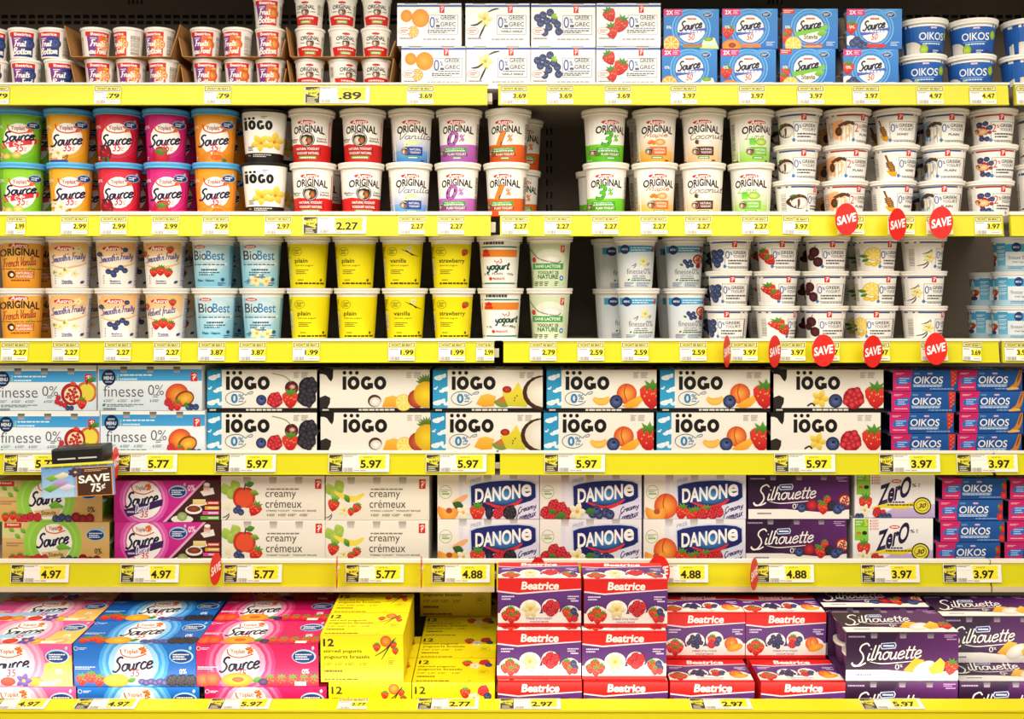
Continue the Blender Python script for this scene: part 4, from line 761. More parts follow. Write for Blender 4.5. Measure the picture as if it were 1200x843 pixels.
def beatrice(m):
    a = Art(412, 170, 770, 368); a.bg('#623480', '#552a70'); a.poly([(412, 310), (540, 316), (770, 300), (770, 356), (412, 356)], '#f6efe6'); a.rect(412, 352, 770, 368, '#d8201f'); a.poly([(412, 214), (500, 226), (600, 216), (770, 206), (770, 212), (600, 224), (500, 232), (412, 222)], '#efe0e6'); a.poly([(412, 170), (770, 170), (770, 208), (600, 218), (500, 226), (412, 216)], '#de1f1e')
    a.text('Beatrice', 512, 178, 674, 212, '#fff6f0', .045, 0, .12); a.micro(428, 238, 482, 254, 2, '#e3d0ea'); a.micro(712, 238, 760, 252, 2, '#e3d0ea'); a.micro(726, 256, 758, 262, 1, '#e3d0ea'); a.text('STIRRED STYLE YOGURT', 534, 330, 646, 338, '#7a4a6a', .01); a.text('YOGOURT BRASSÉ', 548, 342, 630, 350, '#7a4a6a', .01)
    def halo(x, y, rx, ry): a.ell(x, y, rx, ry, '#f9f0e6')
    if m == 'berry':
        for x, y, rx, ry in ((468, 316, 48, 38), (552, 292, 46, 38), (640, 288, 40, 38), (722, 312, 40, 34)): halo(x, y, rx, ry)
        for x, y in ((446, 322), (490, 322), (466, 304), (470, 334)): strawb(a, x, y, 24)
        flower(a, 552, 294, 40, '#f6ecc0', '#d9c47a', 6)
        for x, y in ((622, 290), (652, 296), (638, 274), (660, 280), (640, 304)): raspb(a, x, y, 20)
        strawb(a, 708, 306, 24); strawb(a, 722, 330, 20); blueb(a, 738, 300, 14); blueb(a, 746, 318, 13); raspb(a, 742, 332, 14)
    else:
        for x, y, rx, ry in ((456, 316, 46, 38), (546, 290, 44, 36), (634, 286, 40, 38), (712, 310, 52, 36)): halo(x, y, rx, ry)
        for x, y in ((436, 320), (476, 320), (456, 304), (458, 334)): strawb(a, x, y, 24)
        for k in range(12): a.ell(546+34*math.cos(2.4*k)*math.sqrt((k+.5)/12), 290+26*math.sin(2.4*k)*math.sqrt((k+.5)/12), 11, 11, '#4a4a7a', '#1f1c40', n=9)
        strawb(a, 622, 284, 24); raspb(a, 620, 304, 18); blueb(a, 652, 282, 14); blueb(a, 644, 300, 13); peach(a, 708, 300, 30); a.ell(724, 318, 36, 16, '#fbc23a', '#f0952a', rot=-.25)
    return a
for m in ('berry', 'peach'): ART['box_beatrice_'+m] = (lambda m=m: beatrice(m))
# --- tags
def small_tag(price, w=31):
    a = Art(0, 0, 124, 86); a.bg('#f6f1e2'); a.rect(60, 30, 124, 66, '#f5e52a'); a.rect(2, 2, 122, 25, '#3a3426'); a.rect(5, 5, 119, 22, '#e9dd72'); a.text("WON'T BE BEAT", 12, 8, 112, 19, '#3a3426', .02)
    a.text(price, 56, 36, 118, 60, '#1c180e', .03); a.micro(6, 30, 44, 36, 1, '#a89e8c'); a.bars(6, 68, 52, 84, 12, '#5a5246', 4); a.micro(74, 74, 114, 79, 1, '#b0a694'); return a
def large_tag(price, thin=False):
    a = Art(545, 494, 830, 576); a.bg('#f3eee2'); a.rect(548, 496, 610, 574, '#3a3428'); a.poly([(548, 512), (606, 500), (608, 522), (596, 536), (606, 540), (600, 546), (550, 530)], '#e6d83a'); a.text("WON'T", 556, 503, 602, 515, '#3a3428', .03, .12); a.text('BE BEAT', 560, 521, 602, 532, '#3a3428', .03, .08); a.micro(556, 548, 602, 570, 3, '#d9d0a0')
    a.micro(612, 497, 678, 505, 2, '#6a6254'); a.rect(612, 520, 682, 521, '#c9c0ae'); a.bars(614, 556, 660, 574, 14, '#5a5246', 4); a.micro(664, 566, 690, 570, 1, '#a89e8c')
    a.poly([(683, 500), (812, 497), (816, 512), (808, 520), (815, 528), (808, 540), (815, 548), (810, 560), (690, 562), (694, 545), (686, 530), (692, 516)], '#f4e32c'); a.text('SAVE IN', 708, 504, 750, 511, '#6a6030'); a.text(price, 694, 520, 794, 558, '#1c180e', .03); a.micro(694, 566, 720, 571, 1, '#a89e8c'); return a
def save_art():
    a = Art(-100, -150, 100, 150); a.ell(0, 0, 100, 150, '#e3251f', n=40); a.text('SAVE', -82, -44, 84, 40, '#fff8f2', .05, .22); return a
def coupon_art():
    a = Art(212, 530, 525, 755); a.bg('#f3e22c'); a.rect(212, 545, 525, 755, '#5a86c0', '#9cbcdc'); a.rect(215, 560, 350, 750, '#6a9ad4', '#b4cfe6'); a.rect(362, 562, 520, 755, '#e38a2c'); a.rect(366, 567, 516, 750, '#4a2c1c')
    for x, y, c in ((260, 620, '#8ac04a'), (300, 610, '#f2e6c0'), (290, 660, '#c9a0d0'), (320, 690, '#e9e2f0'), (250, 690, '#7ab83c')): a.poly([(x-36, y), (x+6, y-24), (x+40, y-6), (x-4, y+26)], c, mixh(c, '#000000', .25))
    flower(a, 360, 590, 36, '#5a4a6a', '#2c2438', 7); a.text('SAVE', 372, 612, 508, 664, '#f6efe4', .04, .06); a.text('75', 424, 672, 468, 730, '#f6efe4', .03); a.text('¢', 470, 674, 488, 716, '#f6efe4'); a.micro(400, 576, 500, 590, 2, '#d9b48a'); a.micro(230, 545, 500, 555, 1, '#6a6a30'); return a
# ------------------------------------------------------------------ placing
def K(y): return U*(D+y)/D
def PX(px, y): return (px-600)*K(y)
def PZ(py, y): return CZ-(py-HZ)*K(y)
def empty(name, loc, rot=(0, 0, 0)):
    o = bpy.data.objects.new(name, None); COL.objects.link(o); o.location = loc; o.rotation_euler = rot; o.empty_display_size = .03; return o
def child(name, me, parent, loc=(0, 0, 0), rot=(0, 0, 0)):
    o = bpy.data.objects.new(name, me); COL.objects.link(o); o.parent = parent; o.location = loc; o.rotation_euler = rot; return o
LABELS = {}
def tag(o, label, cat, group=None):
    n = len(label.split())
    if not 4 <= n <= 16: print('LABEL LENGTH', n, label)
    if label in LABELS: print('LABEL TWICE', label)
    LABELS[label] = 1
    o['label'] = label; o['category'] = cat
    if group: o['group'] = group
    return o
def struct(name, me):
    o = bpy.data.objects.new(name, me); COL.objects.link(o); o['kind'] = 'structure'; return o

# ------------------------------------------------------------------ the room and the refrigerated case
WALLY = .52
m = MB(); m.box(-3.4, 3.4, -5.0, .7, -.05, 0, '#c9c0b0'); struct('floor', m.make('floor', M_floor))
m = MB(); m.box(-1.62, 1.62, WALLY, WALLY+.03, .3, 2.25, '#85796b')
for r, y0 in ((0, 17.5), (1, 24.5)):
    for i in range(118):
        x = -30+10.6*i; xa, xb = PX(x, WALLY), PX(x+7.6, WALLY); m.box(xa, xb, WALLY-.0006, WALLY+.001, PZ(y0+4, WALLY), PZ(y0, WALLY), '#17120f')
for x in (150, 900):
    for i in (0, 1, 2, 3): m.box(PX(x+5*i, WALLY), PX(x+5*i+2, WALLY), WALLY-.0006, WALLY+.001, PZ(5, WALLY), PZ(-6, WALLY), '#2a221c')
for x in (640, 700):
    for py in list(range(150, 250, 15))+list(range(285, 400, 14)):
        for d in (0, 5): m.box(PX(x+d, WALLY), PX(x+d+2, WALLY), WALLY-.0006, WALLY+.001, PZ(py+8, WALLY), PZ(py, WALLY), '#17120f')
def ringbox(cx, cy, rx, ry, w, col):
    V = []; F = []; n = 28
    for i in range(n):
        t = 2*PI*i/n
        for q, yy in ((1+w, 0), (1+w/2, -.002), (1-w/2, -.002), (1-w, 0)): V.append((PX(cx+rx*q*math.cos(t), WALLY), WALLY+yy, PZ(cy+ry*q*math.sin(t), WALLY)))
    for i in range(n):
        for q in range(3): a = i*4+q; b = ((i+1) % n)*4+q; F.append((a, b, b+1, a+1))
    m.add(V, F, C(col))
ringbox(654, 216, 9, 11, .16, '#8a7d70')
struct('wall_back', m.make('wall_back', M_wall))
m = MB(); m.box(-1.66, 1.66, -.3, WALLY+.03, PZ(-70, 0), PZ(-70, 0)+.04, '#5a5048'); struct('ceiling_shade', m.make('ceiling_shade', M_wall))  # unseen panel over the case, added to shade the upper back wall
for s, n in ((-1, 'wall_left'), (1, 'wall_right')):
    m = MB(); m.box(s*1.64-.02, s*1.64+.02, -.3, WALLY+.03, 0, PZ(-70, 0), '#d8d0c2'); struct(n, m.make(n, M_wall))

DECK = {1: 104, 2: 253, 3: 400, 4: 533.5, 5: 661}
RAIL = {1: (99, 123.5), 2: (251.5, 277), 3: (399.5, 425), 4: (531, 556), 5: (659.5, 686.5)}
LIP = {1: 97, 2: 248, 3: 397, 4: 529, 5: 656.3}
BAYS = {1: ((-60, 571), (584, 1181), (1189, 1262)), 2: ((-60, 575), (586, 1175), (1184, 1262)), 3: ((-60, 579), (590, 1170), (1174, 1262)),
        4: ((-60, 580), (586, 1162), (1166, 1262)), 5: ((-60, 579.5), (582, 1159), (1161, 1262))}
ROWNAME = {1: 'top shelf', 2: 'second shelf', 3: 'third shelf', 4: 'fourth shelf', 5: 'fifth shelf'}
def DZ(row): return PZ(DECK[row], 0)+.0004
RY, TILT = -.05, .12
def rail_y(row, py):      # depth of the rail face at a height
    return RY-(PZ(RAIL[row][0], RY)-PZ(py, RY))*math.tan(TILT)
for row in DECK:
    for b, (x0, x1) in enumerate(BAYS[row]):
        xa, xb = PX(x0, RY), PX(x1, RY); zt = DZ(row)-.0006; t, bt = RAIL[row]
        e = empty('display_shelf', ((xa+xb)/2, .2, zt)); inv = Vector((-(xa+xb)/2, -.2, -zt))
        tag(e, 'yellow-railed '+('top', 'second', 'third', 'fourth', 'fifth')[row-1]+' shelf of the '+('long left bay', 'wide middle bay', 'narrow right-hand bay')[b], 'shelf', 'shelves of the dairy case')
        k = MB(); k.box(xa+.004, xb-.004, RY+.012, WALLY-.004, zt-.018, zt, '#a89e90'); child('shelf_deck', k.make('shelf_deck', M_metal), e, inv)
        zA, zB = PZ(t, RY), PZ(bt, RY); s = math.tan(TILT); yA, yB = RY, RY-(zA-zB)*s
        k = MB(); k.prism([(yA, zA), (yA+.010, zA), (yB+.010, zB), (yB-.003, zB), (yB-.003, zB+.0022), (yB, zB+.0022)], xa, xb, '#d6ce1a')
        child('price_rail', k.make('price_rail', M_rail), e, inv)
        zl = PZ(LIP[row], RY); k = MB(); k.prism([(yA-.003, zA-.001), (yA-.003, zl), (yA+.014, zl), (yA+.014, zA-.001)], xa-.003, xb+.003, '#f3ead8'); child('front_lip', k.make('front_lip', M_metal), e, inv)
        k = MB(); k.box(xa+.02, xb+(.004 if row == 5 else .012) if b == 0 else xb-.02, RY+.014, RY+.05, zB+.012, min(zA-.004, zt-.0185), '#d9d0c2'); child('shelf_bracket', k.make('shelf_bracket', M_metal), e, inv)
        if row == 5: k = MB(); k.prism([(yB-.004, zB), (yB-.004, zB-.0135), (yB+.03, zB-.0135), (yB+.03, zB)], xa, xb, '#d9c9a8'); child('under_lip', k.make('under_lip', M_metal), e, inv)
# base of the case: deep bottom deck, sloping rail, yellow bumper
BY, BT = -.25, math.radians(4); BZ = PZ(855, BY)
e = empty('display_case_base', (0, 0, 0)); tag(e, 'yellow-fronted base of the dairy case under the lowest cartons', 'display case')
k = MB(); y1 = WALLY-.01; k.prism([(BY-.045, BZ-.004), (y1, BZ+(y1-BY)*math.tan(BT)-.001), (y1, BZ-.08), (BY-.045, BZ-.08)], -1.6, 1.6, '#b8ae9e'); child('bottom_deck', k.make('bottom_deck', M_metal), e)
ya, yb = -.318, -.356; za, zb = PZ(821, ya), PZ(833, yb)
k = MB(); k.prism([(ya+.006, za+.001), (ya, za), (yb, zb), (yb, zb-.004), (yb+.02, zb-.004), (ya+.006, za-.02)], -1.6, 1.6, '#eedc1c'); child('price_rail', k.make('price_rail', M_rail), e)
k = MB(); k.box(-1.6, 1.6, yb+.004, -.30, .12, zb-.004, '#f2e210', .004); child('bumper', k.make('bumper', M_rail), e)
k = MB(); k.box(-1.58, 1.58, yb+.06, .5, 0, .12, '#2a2420'); child('plinth', k.make('plinth', M_metal), e)

# ------------------------------------------------------------------ product kinds
KIND = {}
FC = U*1.022
def tub_kind(name, artname, W, H, rt, rb, lidh, lidc, bands, sq=2, lidtop=1.0, foil=False):
    R = W*FC/2; h = H*FC/1.022; r1 = R*rt; r0 = R*rb; lh = lidh*U
    prof = []; cols = []
    rr = lambda z: r0+(r1-r0)*z/h
    zs = [0]+[b[0]*h for b in bands]; top = h-lh*.6
    prof += [(.0001, .003), (r0*.86, .003), (r0*.9, 0), (r0*.965, .0012), (rr(.004), .004)]; cols += [bands[0][1]]*5
    z0 = .004
    for zf, c in bands:
        z1 = min(zf*h, top); prof += [(rr(z0), z0), (rr(z1), z1)]; cols += [c, c]; z0 = z1
    V, F, Kc = lathe(prof, cols, 48, sq, False, True)
    body = mesh('tub', V, F, Kc, M_plastic, True, .7)
    L = R; zb_ = h-lh
    if foil: lp = [(r1*.97, h-lh*1.3), (L*.985, h-lh*1.25), (L, h-lh*.8), (L, h-lh*.35), (L*.985, h-lh*.1), (L*.93, h-.0004), (.0001, h-.0006)]
    else: lp = [(r1*.97, zb_+.0005), (L*.955, zb_), (L*.985, zb_+lh*.12), (L*.965, zb_+lh*.35), (L*.985, zb_+lh*.55), (L, zb_+lh*.68), (L, zb_+lh*.92), (L*.985, h), (L*.93, h), (L*.90, h-lh*.18), (L*.2, h-lh*.18), (.0001, h-lh*.18)]
    V, F, Kc = lathe(lp, [lidc]*len(lp), 48, sq, False, False); lid = mesh('lid', V, F, Kc, M_plastic, True, .7)
    a = ART[artname](); lab = a.flat('printed_label', 0, 0, on_tub(R, r0, r1, h, sq))
    for v in lab.vertices: v.co.z = max(v.co.z, .0006)
    KIND[name] = dict(parts=(('tub', body), ('lid', lid), ('printed_label', lab)), h=h+.0004, R=R, obj='yogurt_cup' if foil else 'yogurt_tub', d=2*R)
WH = '#f7f2e8'
for k, b in (('lime', '#74c41e'), ('vanilla', '#eda21c'), ('cherry', '#cf1836'), ('strawberry', '#cb1470'), ('peach', '#f08c14')):
    tub_kind('src_'+k, 'tub_src_'+k, 55, 63.2, .90, .755, 7, '#56b0e6', [(1, b)], 2.35)
tub_kind('iogo', 'tub_iogo', 54.5, 63, .96, .765, 3.5, '#211c1a', [(.18, '#191512'), (1, WH)], 2.3)
RED = [(.33, '#d8241f'), (1, WH)]
for k, b in (('original', RED), ('blue_vanilla', [(1, WH)]), ('zero', [(.33, '#b45ab4'), (1, WH)]), ('one', [(.33, '#e2571c'), (1, WH)]), ('three', [(.33, '#5cbc1c'), (1, WH)]), ('maple', [(1, WH)]), ('coconut', [(1, WH)]), ('lime', [(1, WH)])):
    tub_kind('ast_'+k, 'tub_'+k, 55, 63.3, .89, .765, 7, '#f7f1e4', b)
for k, b in (('french', [(.83, '#ef9d22'), (1, WH)]), ('smooth_vanilla', [(1, WH)]), ('smooth_blue', [(1, WH)]), ('smooth_straw', [(1, WH)]), ('velvet_straw', [(1, WH)]), ('bio_plain', [(.82, '#9ad2e6'), (1, WH)]), ('bio_vanilla', [(.82, '#9ad2e6'), (1, WH)]), ('yellow_plain', [(.84, '#f2e010'), (1, WH)]), ('yellow_vanilla', [(.84, '#f2e010'), (1, WH)]), ('yellow_straw', [(.84, '#f2e010'), (1, WH)]), ('arabic_en', [(1, WH)]), ('arabic_fr', [(1, WH)]), ('nature', [(.84, '#d5e0b8'), (1, WH)]), ('finesse_vanilla', [(.82, '#e3e9ec'), (1, WH)]), ('finesse_berry', [(.82, '#e3e9ec'), (1, WH)])):
    tub_kind(k, 'tub_'+k, 52.5 if 'finesse' in k else 54.6, 62, .89, .735, 6.5, '#f7f2e8', b)
for k in ('coconut', 'plain_orange', 'honey', 'plain_blue', 'berries', 'blueberry', 'strawberry', 'cherry', 'lemon', 'vanilla'):
    tub_kind('g_'+k, 'greek_'+k, 55.3 if k in ('coconut', 'plain_orange', 'honey', 'plain_blue', 'berries') else 54.4, 42.2 if k in ('coconut', 'plain_orange', 'honey', 'plain_blue', 'berries') else 41, .89, .74, 5.5, '#f8f3e9', [(1, '#f4efe6')])
tub_kind('tall_vanilla', 'greek_vanilla', 60, 62.5, .92, .79, 5.5, '#f8f3e9', [(1, '#f4efe6')])
tub_kind('low_finesse', 'low_finesse', 47, 41, .93, .8, 4.5, '#eef1ee', [(1, '#cfe6ee')])
tub_kind('oikos', 'tub_oikos', 57, 42, .91, .76, 6.5, '#fbf6ec', [(.08, '#1c3f86'), (1, '#245fb0')])
for k in ('blueberry', 'blueberry_fr', 'orange', 'orange_fr', 'peach', 'peach_fr', 'original'):
    tub_kind('c_'+k, 'cup_'+k, 35.3, 35.6, .95, .79, 2.6, '#f6f0e4', [(1, '#f3ece0')], 2, foil=True)
# cups that sit inside open-ended sleeves
def mini_cup(c, h, r):
    V, F, Kc = lathe([(r*.72, 0), (r*.74, .001), (r*.92, h*.86), (r, h*.88), (r, h), (.0001, h)], [c, c, c, '#d9d2c6', '#d9d2c6', '#d9d2c6'], 20, 2.6); return mesh('sleeve_cup', V, F, Kc, M_plastic, True, .7)
def carton_kind(name, artname, Wp, Hp, d, col, topart=None, sleeve=None, layers=2, sc=1.0, edge=None):
    w, h = Wp*U*sc, Hp*U*sc; th = .0009
    k = MB()
    if sleeve:
        k.box(-w/2, w/2, -d/2, -d/2+th, 0, h, col); k.box(-w/2, w/2, d/2-th, d/2, 0, h, col); k.box(-w/2, w/2, -d/2+th, d/2-th, 0, th, col); k.box(-w/2, w/2, -d/2+th, d/2-th, h-th, h, edge or col)
    else: k.box(-w/2, w/2, -d/2, d/2, 0, h, col, .0016)
    parts = [('carton', k.make('carton', M_card))]
    a = ART[artname](); parts.append(('printed_front', a.flat('printed_front', 0, 0, on_front(w-.0006, h-.0004, -d/2))))
    if topart: a = ART[topart](); parts.append(('printed_top', a.flat('printed_top', 0, 0, on_top(w-.0006, d-.001, h), 7e-6, None, 1e-4)))
    cups = []
    if sleeve:
        ch = (h-2*th)/layers-.0006; n = max(1, round(d/.064)); r = min((d-2*th)/n/2-.0006, .034); cm = mini_cup(sleeve, ch, r)
        for s in (-1, 1):
            for i in range(n):
                for j in range(layers): cups.append((s, cm, (s*(w/2-r-.004), -d/2+th+(d-2*th)*(i+.5)/n, th+j*(ch+.0005))))
    KIND[name] = dict(parts=parts, h=h+(.001 if topart else .0002), w=w, d=d, obj='yogurt_carton', cups=cups)
for m_ in ('orange', 'vanilla', 'blueberry', 'straw'): carton_kind('greek_'+m_, 'box_greek_'+m_, 75.4, 50, .15, '#efeae0')
for m_ in ('orange', 'peach', 'green', 'blue'): carton_kind('double_'+m_, 'box_double_'+m_, 65, 47, .13, '#2a6ab8', sleeve='#d9c9b8')
carton_kind('finesse_mango', 'box_finesse_mango', 121.6, 52.5, .135, '#e3e4e3'); carton_kind('finesse_pom', 'box_finesse_pom', 121.6, 52.5, .135, '#e3e4e3')
for m_ in ('cherry', 'coconut', 'orange', 'pineapple', 'rasp'): carton_kind('iogo_'+m_, 'box_iogo_'+m_, 129, 49.6, .135, '#1a1512', 'box_iogo_'+m_, sleeve='#1c1816')
for m_ in ('caramel', 'pom', 'straw'): carton_kind('oikos_'+m_, 'box_oikos_'+m_, 75.5, 24.4, .13, '#1a4382', 'box_oikos_'+m_, sleeve='#16263f', layers=1, edge='#c9c2b6')
carton_kind('stevia', 'box_stevia', 126, 48.5, .135, '#d8a858', sleeve='#8ac03c'); carton_kind('dessert', 'box_dessert', 125, 48.5, .135, '#a01868', sleeve='#6a1c3c')
for m_ in ('apple', 'banana'): carton_kind('creamy_'+m_, 'box_creamy_'+m_, 121, 51.5, .135, '#e6decd')
for m_ in ('mix', 'berry', 'peach'): carton_kind('danone_'+m_, 'box_danone_'+m_, 119.5, 52, .135, '#dcd8e2')
carton_kind('silhouette', 'box_silhouette_berry', 118.5, 52, .135, '#3a1644'); carton_kind('zero_box', 'box_zero', 94, 53, .135, '#e9e4dc', 'box_zero')
SB = (D+BY)/D
for m_, s in (('blue', '#2f7fc0'), ('pink', '#b8245a'), ('multi', '#e08ab0')): carton_kind('big_'+m_, 'box_big_'+m_, 142.5, 51, .14, dict(blue='#1a5eb0', pink='#b81654', multi='#e07aa8')[m_], 'box_big_'+m_, sleeve=s, sc=SB)
for m_ in 'ab': carton_kind('twelve_'+m_, 'box_twelve_'+m_, 96.5, 56.5, .135, '#e0cc10', 'box_twelve_'+m_, sc=SB)
for m_ in ('berry', 'peach'): carton_kind('beatrice_'+m_, 'box_beatrice_'+m_, 98.5, 57, .125, '#c81c1e', 'box_beatrice_'+m_, sc=SB)
carton_kind('silh_berry', 'box_silhouette_berry', 131, 58, .14, '#3a1644', 'box_silhouette_berry', sc=SB); carton_kind('silh_tropic', 'box_silhouette_tropic', 131, 58, .14, '#4a2452', 'box_silhouette_tropic', sleeve='#54305c', sc=SB)

def put(kind, loc, label, group, rz=0, rx=0):
    k = KIND[kind]; e = empty(k['obj'], loc, (rx, 0, rz)); tag(e, label, {'yogurt_tub': 'yogurt tub', 'yogurt_cup': 'yogurt cup', 'yogurt_carton': 'yogurt carton'}[k['obj']], group)
    for n, me in k['parts']: child(n, me, e)
    for s, me, p in k.get('cups', ()):
        if s*loc[0] < 0: child('cup', me, e, p)
    return e
rnd = random.Random(11)
POS = {2: ('upper', 'lower'), 3: ('topmost', 'middle', 'lowest')}
def stack(kind, xs, row, desc, group, rots=(0, 0, 0), y=.0, kinds=None, descs=None, behind=(), bk=None):
    n = len(xs)
    for i, px in enumerate(xs):
        kd = (kinds or [kind]*n)[i]; ds = (descs or [desc]*n)[i]; k = KIND[kd]; lev = n-1-i
        yy = k['R']+y+rnd.uniform(0, .004); z = DZ(row)+lev*k['h']
        put(kd, (PX(px, yy), yy, z), f'{POS[n][i]} {ds}, {ROWNAME[row]}', group, rots[i]-math.atan2(PX(px, yy), D+yy)+rnd.uniform(-.02, .02))
    for i in behind:
        kd = (kinds or [kind]*n)[i]; k = KIND[kd]; lev = n-1-i; yy = k['R']*3+y+.012; px = xs[i]
        put(kd, (PX(px, k['R'])+.0015*i, yy, DZ(row)+lev*k['h']), f'shaded tub behind the {POS[n][i]} {(descs or [desc]*n)[i]}, {ROWNAME[row]}', 'second-row tubs', rnd.uniform(-.02, .02)+(rots[i]*.5+.15 if kd[:3] != 'src' else 0))
# ------------------------------------------------------------------ top shelf
GC = 'small fruit cups on the top shelf'
ch = KIND['c_peach']['h']; TF = .0014
def cup(kind, px, lev, label, y=.0, rot=0, lift=0, grp=GC):
    yy = KIND[kind]['R']+y; put(kind, (PX(px, yy), yy, DZ(1)+lev*(ch+TF+.0006)+lift), label, grp, rot-math.atan2(PX(px, yy), D+yy))
def n3(i): return ('first', 'second', 'third')[i]
for lev, xs, w in ((1, (-8, 28.1, 64), 'upper'), (0, (-8, 31, 70.3), 'lower')):
    for i, px in enumerate(xs):
        cup('c_blueberry' if lev or i == 2 else 'c_blueberry_fr', px, lev, f'{w} white cup with blueberry picture, {n3(i)} from the left end', .0, (-.1, .0, .35)[i] if not lev else (.3, .1, -.25)[i], 0)
def tray(px0, px1, lev, label, lf=(12, 30), rf=(12, 30), y0=-.004, dep=.17):
    z = DZ(1)+lev*(ch+TF+.0006); xa, xb = PX(px0, .05), PX(px1, .05)
    e = empty('cardboard_tray', ((xa+xb)/2, y0+dep/2, z)); w = (xb-xa)/2; tag(e, label, 'cardboard tray', 'cut-down cardboard trays')
    k = MB(); k.box(-w, w, -dep/2, dep/2, 0, TF, '#b98a55'); child('tray_floor', k.make('tray_floor', M_kraft), e)
    for s, (out, hh) in ((-1, lf), (1, rf)):
        if not hh: continue
        o, h = out*U, hh*U; k = MB(); x = s*w; t = .0022
        V = []; 
        for xo in (0, s*t):
            V += [(x+xo, -dep/2, TF*.5), (x+xo, dep/2, TF*.5), (x+xo+s*o, dep/2, h*1.08), (x+xo+s*o, -dep/2+.01, h)]
        k.add(V, [(0, 1, 2, 3), (7, 6, 5, 4), (0, 4, 5, 1), (1, 5, 6, 2), (2, 6, 7, 3), (3, 7, 4, 0)], C('#b4844e')); child('side_flap', k.make('side_flap', M_kraft), e)
tray(100, 212, 0, 'lower brown tray of the orange-pictured fruit cups beside the blueberry cups', (9, 32), (4, 30))
tray(94, 207, 1, 'upper brown tray of the orange-pictured fruit cups beside the blueberry cups', (10, 38), (10, 39))
tray(224, 336, 0, 'lower brown tray of the middle fruit cups with peach picture', (5, 26), (3, 24))
tray(222, 334, 1, 'upper brown tray of the middle fruit cups with peach picture', (6, 24), (4, 22))
tray(347, 458, 0, 'lower brown tray under the red-banded plain cups', (6, 34), (5, 36))
tray(346, 459, 1, 'upper brown tray under the red-banded plain cups', (6, 36), (6, 20))
for lev, w, xs, ks, rs in ((1, 'upper', (112.6, 151, 187.5), ('orange_fr', 'orange_fr', 'orange'), (.4, -.75, -.35)), (0, 'lower', (117.5, 154, 192), ('orange', 'orange_fr', 'orange_fr'), (.05, .0, -.45))):
    for i, px in enumerate(xs): cup('c_'+ks[i], px, lev, f'{w} fruit cup, {n3(i)} in the tray nearest the blueberry cups', .004, rs[i], TF+.0004)
for lev, w, xs, ks, rs in ((2, 'top-layer', (314.5,), ('peach',), (.1,)), (1, 'middle-layer', (241, 278.5, 317), ('peach_fr', 'peach_fr', 'peach'), (-.05, -.35, .0)), (0, 'bottom-layer', (243.5, 280.5, 317.3), ('peach', 'peach', 'peach_fr'), (.05, .1, .0))):
    for i, px in enumerate(xs): cup('c_'+ks[i], px, lev, f'{w} peach-pictured fruit cup, {n3(i)} of its layer' if len(xs) > 1 else 'single peach-pictured fruit cup on top of the middle trays', .004, rs[i], TF+.0004)
for lev, w, xs, rs in ((2, 'top-layer', (363, 401, 441.5), (-.35, .0, .05)), (1, 'middle-layer', (363.5, 402.5, 440.5), (.0, .2, .0)), (0, 'bottom-layer', (363, 402, 441), (.0, .5, .0))):
    for i, px in enumerate(xs): cup('c_original', px, lev, f'{w} white plain-yogurt cup with red band, {n3(i)} of three', .004, rs[i], TF+.0004, 'plain cups with red bands')
def boxes(kind, spots, row, desc, group, y=0, H=None, jit=.006, flip=None):
    n = len(spots); k = KIND[kind]; names = {2: POS[2], 4: ('topmost', 'second-highest', 'third-highest', 'lowest')}[n]
    for i, (a, b) in enumerate(spots):
        f = y+rnd.uniform(0, .004); yy = f+k['d']/2; put(kind, (PX((a+b)/2, f), yy, DZ(row)+(n-1-i)*(k['h']+.0003)), f'{names[i]} {desc}, {ROWNAME[row]}', group, rnd.uniform(-jit, jit))
G = 'white four-pack cartons on the top shelf'
boxes('greek_orange', ((465, 541), (470, 546)), 1, 'white carton with orange clementines', G, 0)
boxes('greek_vanilla', ((545, 621), (546, 622)), 1, 'white carton with vanilla pods and blossom', G, .001)
boxes('greek_blueberry', ((622, 698), (622, 698)), 1, 'white carton with a heap of blueberries', G, .001)
boxes('greek_straw', ((698.5, 774.5), (698.5, 774.5)), 1, 'white carton with three strawberries', G, .001)
G = 'blue four-pack cartons on the top shelf'
boxes('double_orange', ((778, 842), (776, 840)), 1, 'blue carton with orange slice', G, .004)
boxes('double_peach', ((847, 911), (845, 909)), 1, 'blue carton with strawberry and peach half', G, .004)
boxes('double_green', ((917, 982), (914, 979)), 1, 'blue carton with green ribbon and lemon slice', G, .004)
boxes('double_blue', ((992, 1057), (988, 1053)), 1, 'blue carton with blueberries and strawberry', G, .004)
G = 'blue tubs on the top shelf'
stack('oikos', (1081, 1079.5), 1, 'blue tub with cream scoop beside the blue cartons', G, (.35, .05))
stack('oikos', (1139.5, 1137), 1, 'blue tub with lime half at the middle bay corner', G, (0, 0))
stack('oikos', (1203, 1200), 1, 'turned blue tub cut by the frame edge', G, (.9, 1.1), .0)
# ------------------------------------------------------------------ second shelf
G = 'tubs with blue lids on the second shelf'
for k, xs, ds in (('lime', (24, 26), 'lime green tub with blue lid'), ('vanilla', (80.5, 83.5), 'amber tub with blue lid and vanilla flower'), ('cherry', (138, 140.5), 'red tub with blue lid and cherry'), ('strawberry', (195, 197), 'magenta tub with blue lid and strawberry'), ('peach', (252.5, 253.5), 'orange tub with blue lid and peach')):
    stack('src_'+k, xs, 2, ds, G, (0, 0), .002, behind=(0, 1))
G = 'white tubs on the second shelf'
stack('iogo', (310, 310.5), 2, 'white tub with black base and yellow lilies', G, (0, .04), .004, behind=(0, 1))
stack('ast_original', (365.5, 367), 2, 'white and red tub beside the lily tubs', G, (-.22, -.12), .0, behind=(1,))
stack('ast_original', (425.5, 423.5), 2, 'white and red tub beside the blue vanilla tub', G, (-.15, .2), .0)
stack('ast_blue_vanilla', (482, 479.5), 2, 'white tub fading to blue with navy panel', G, (.08, .12))
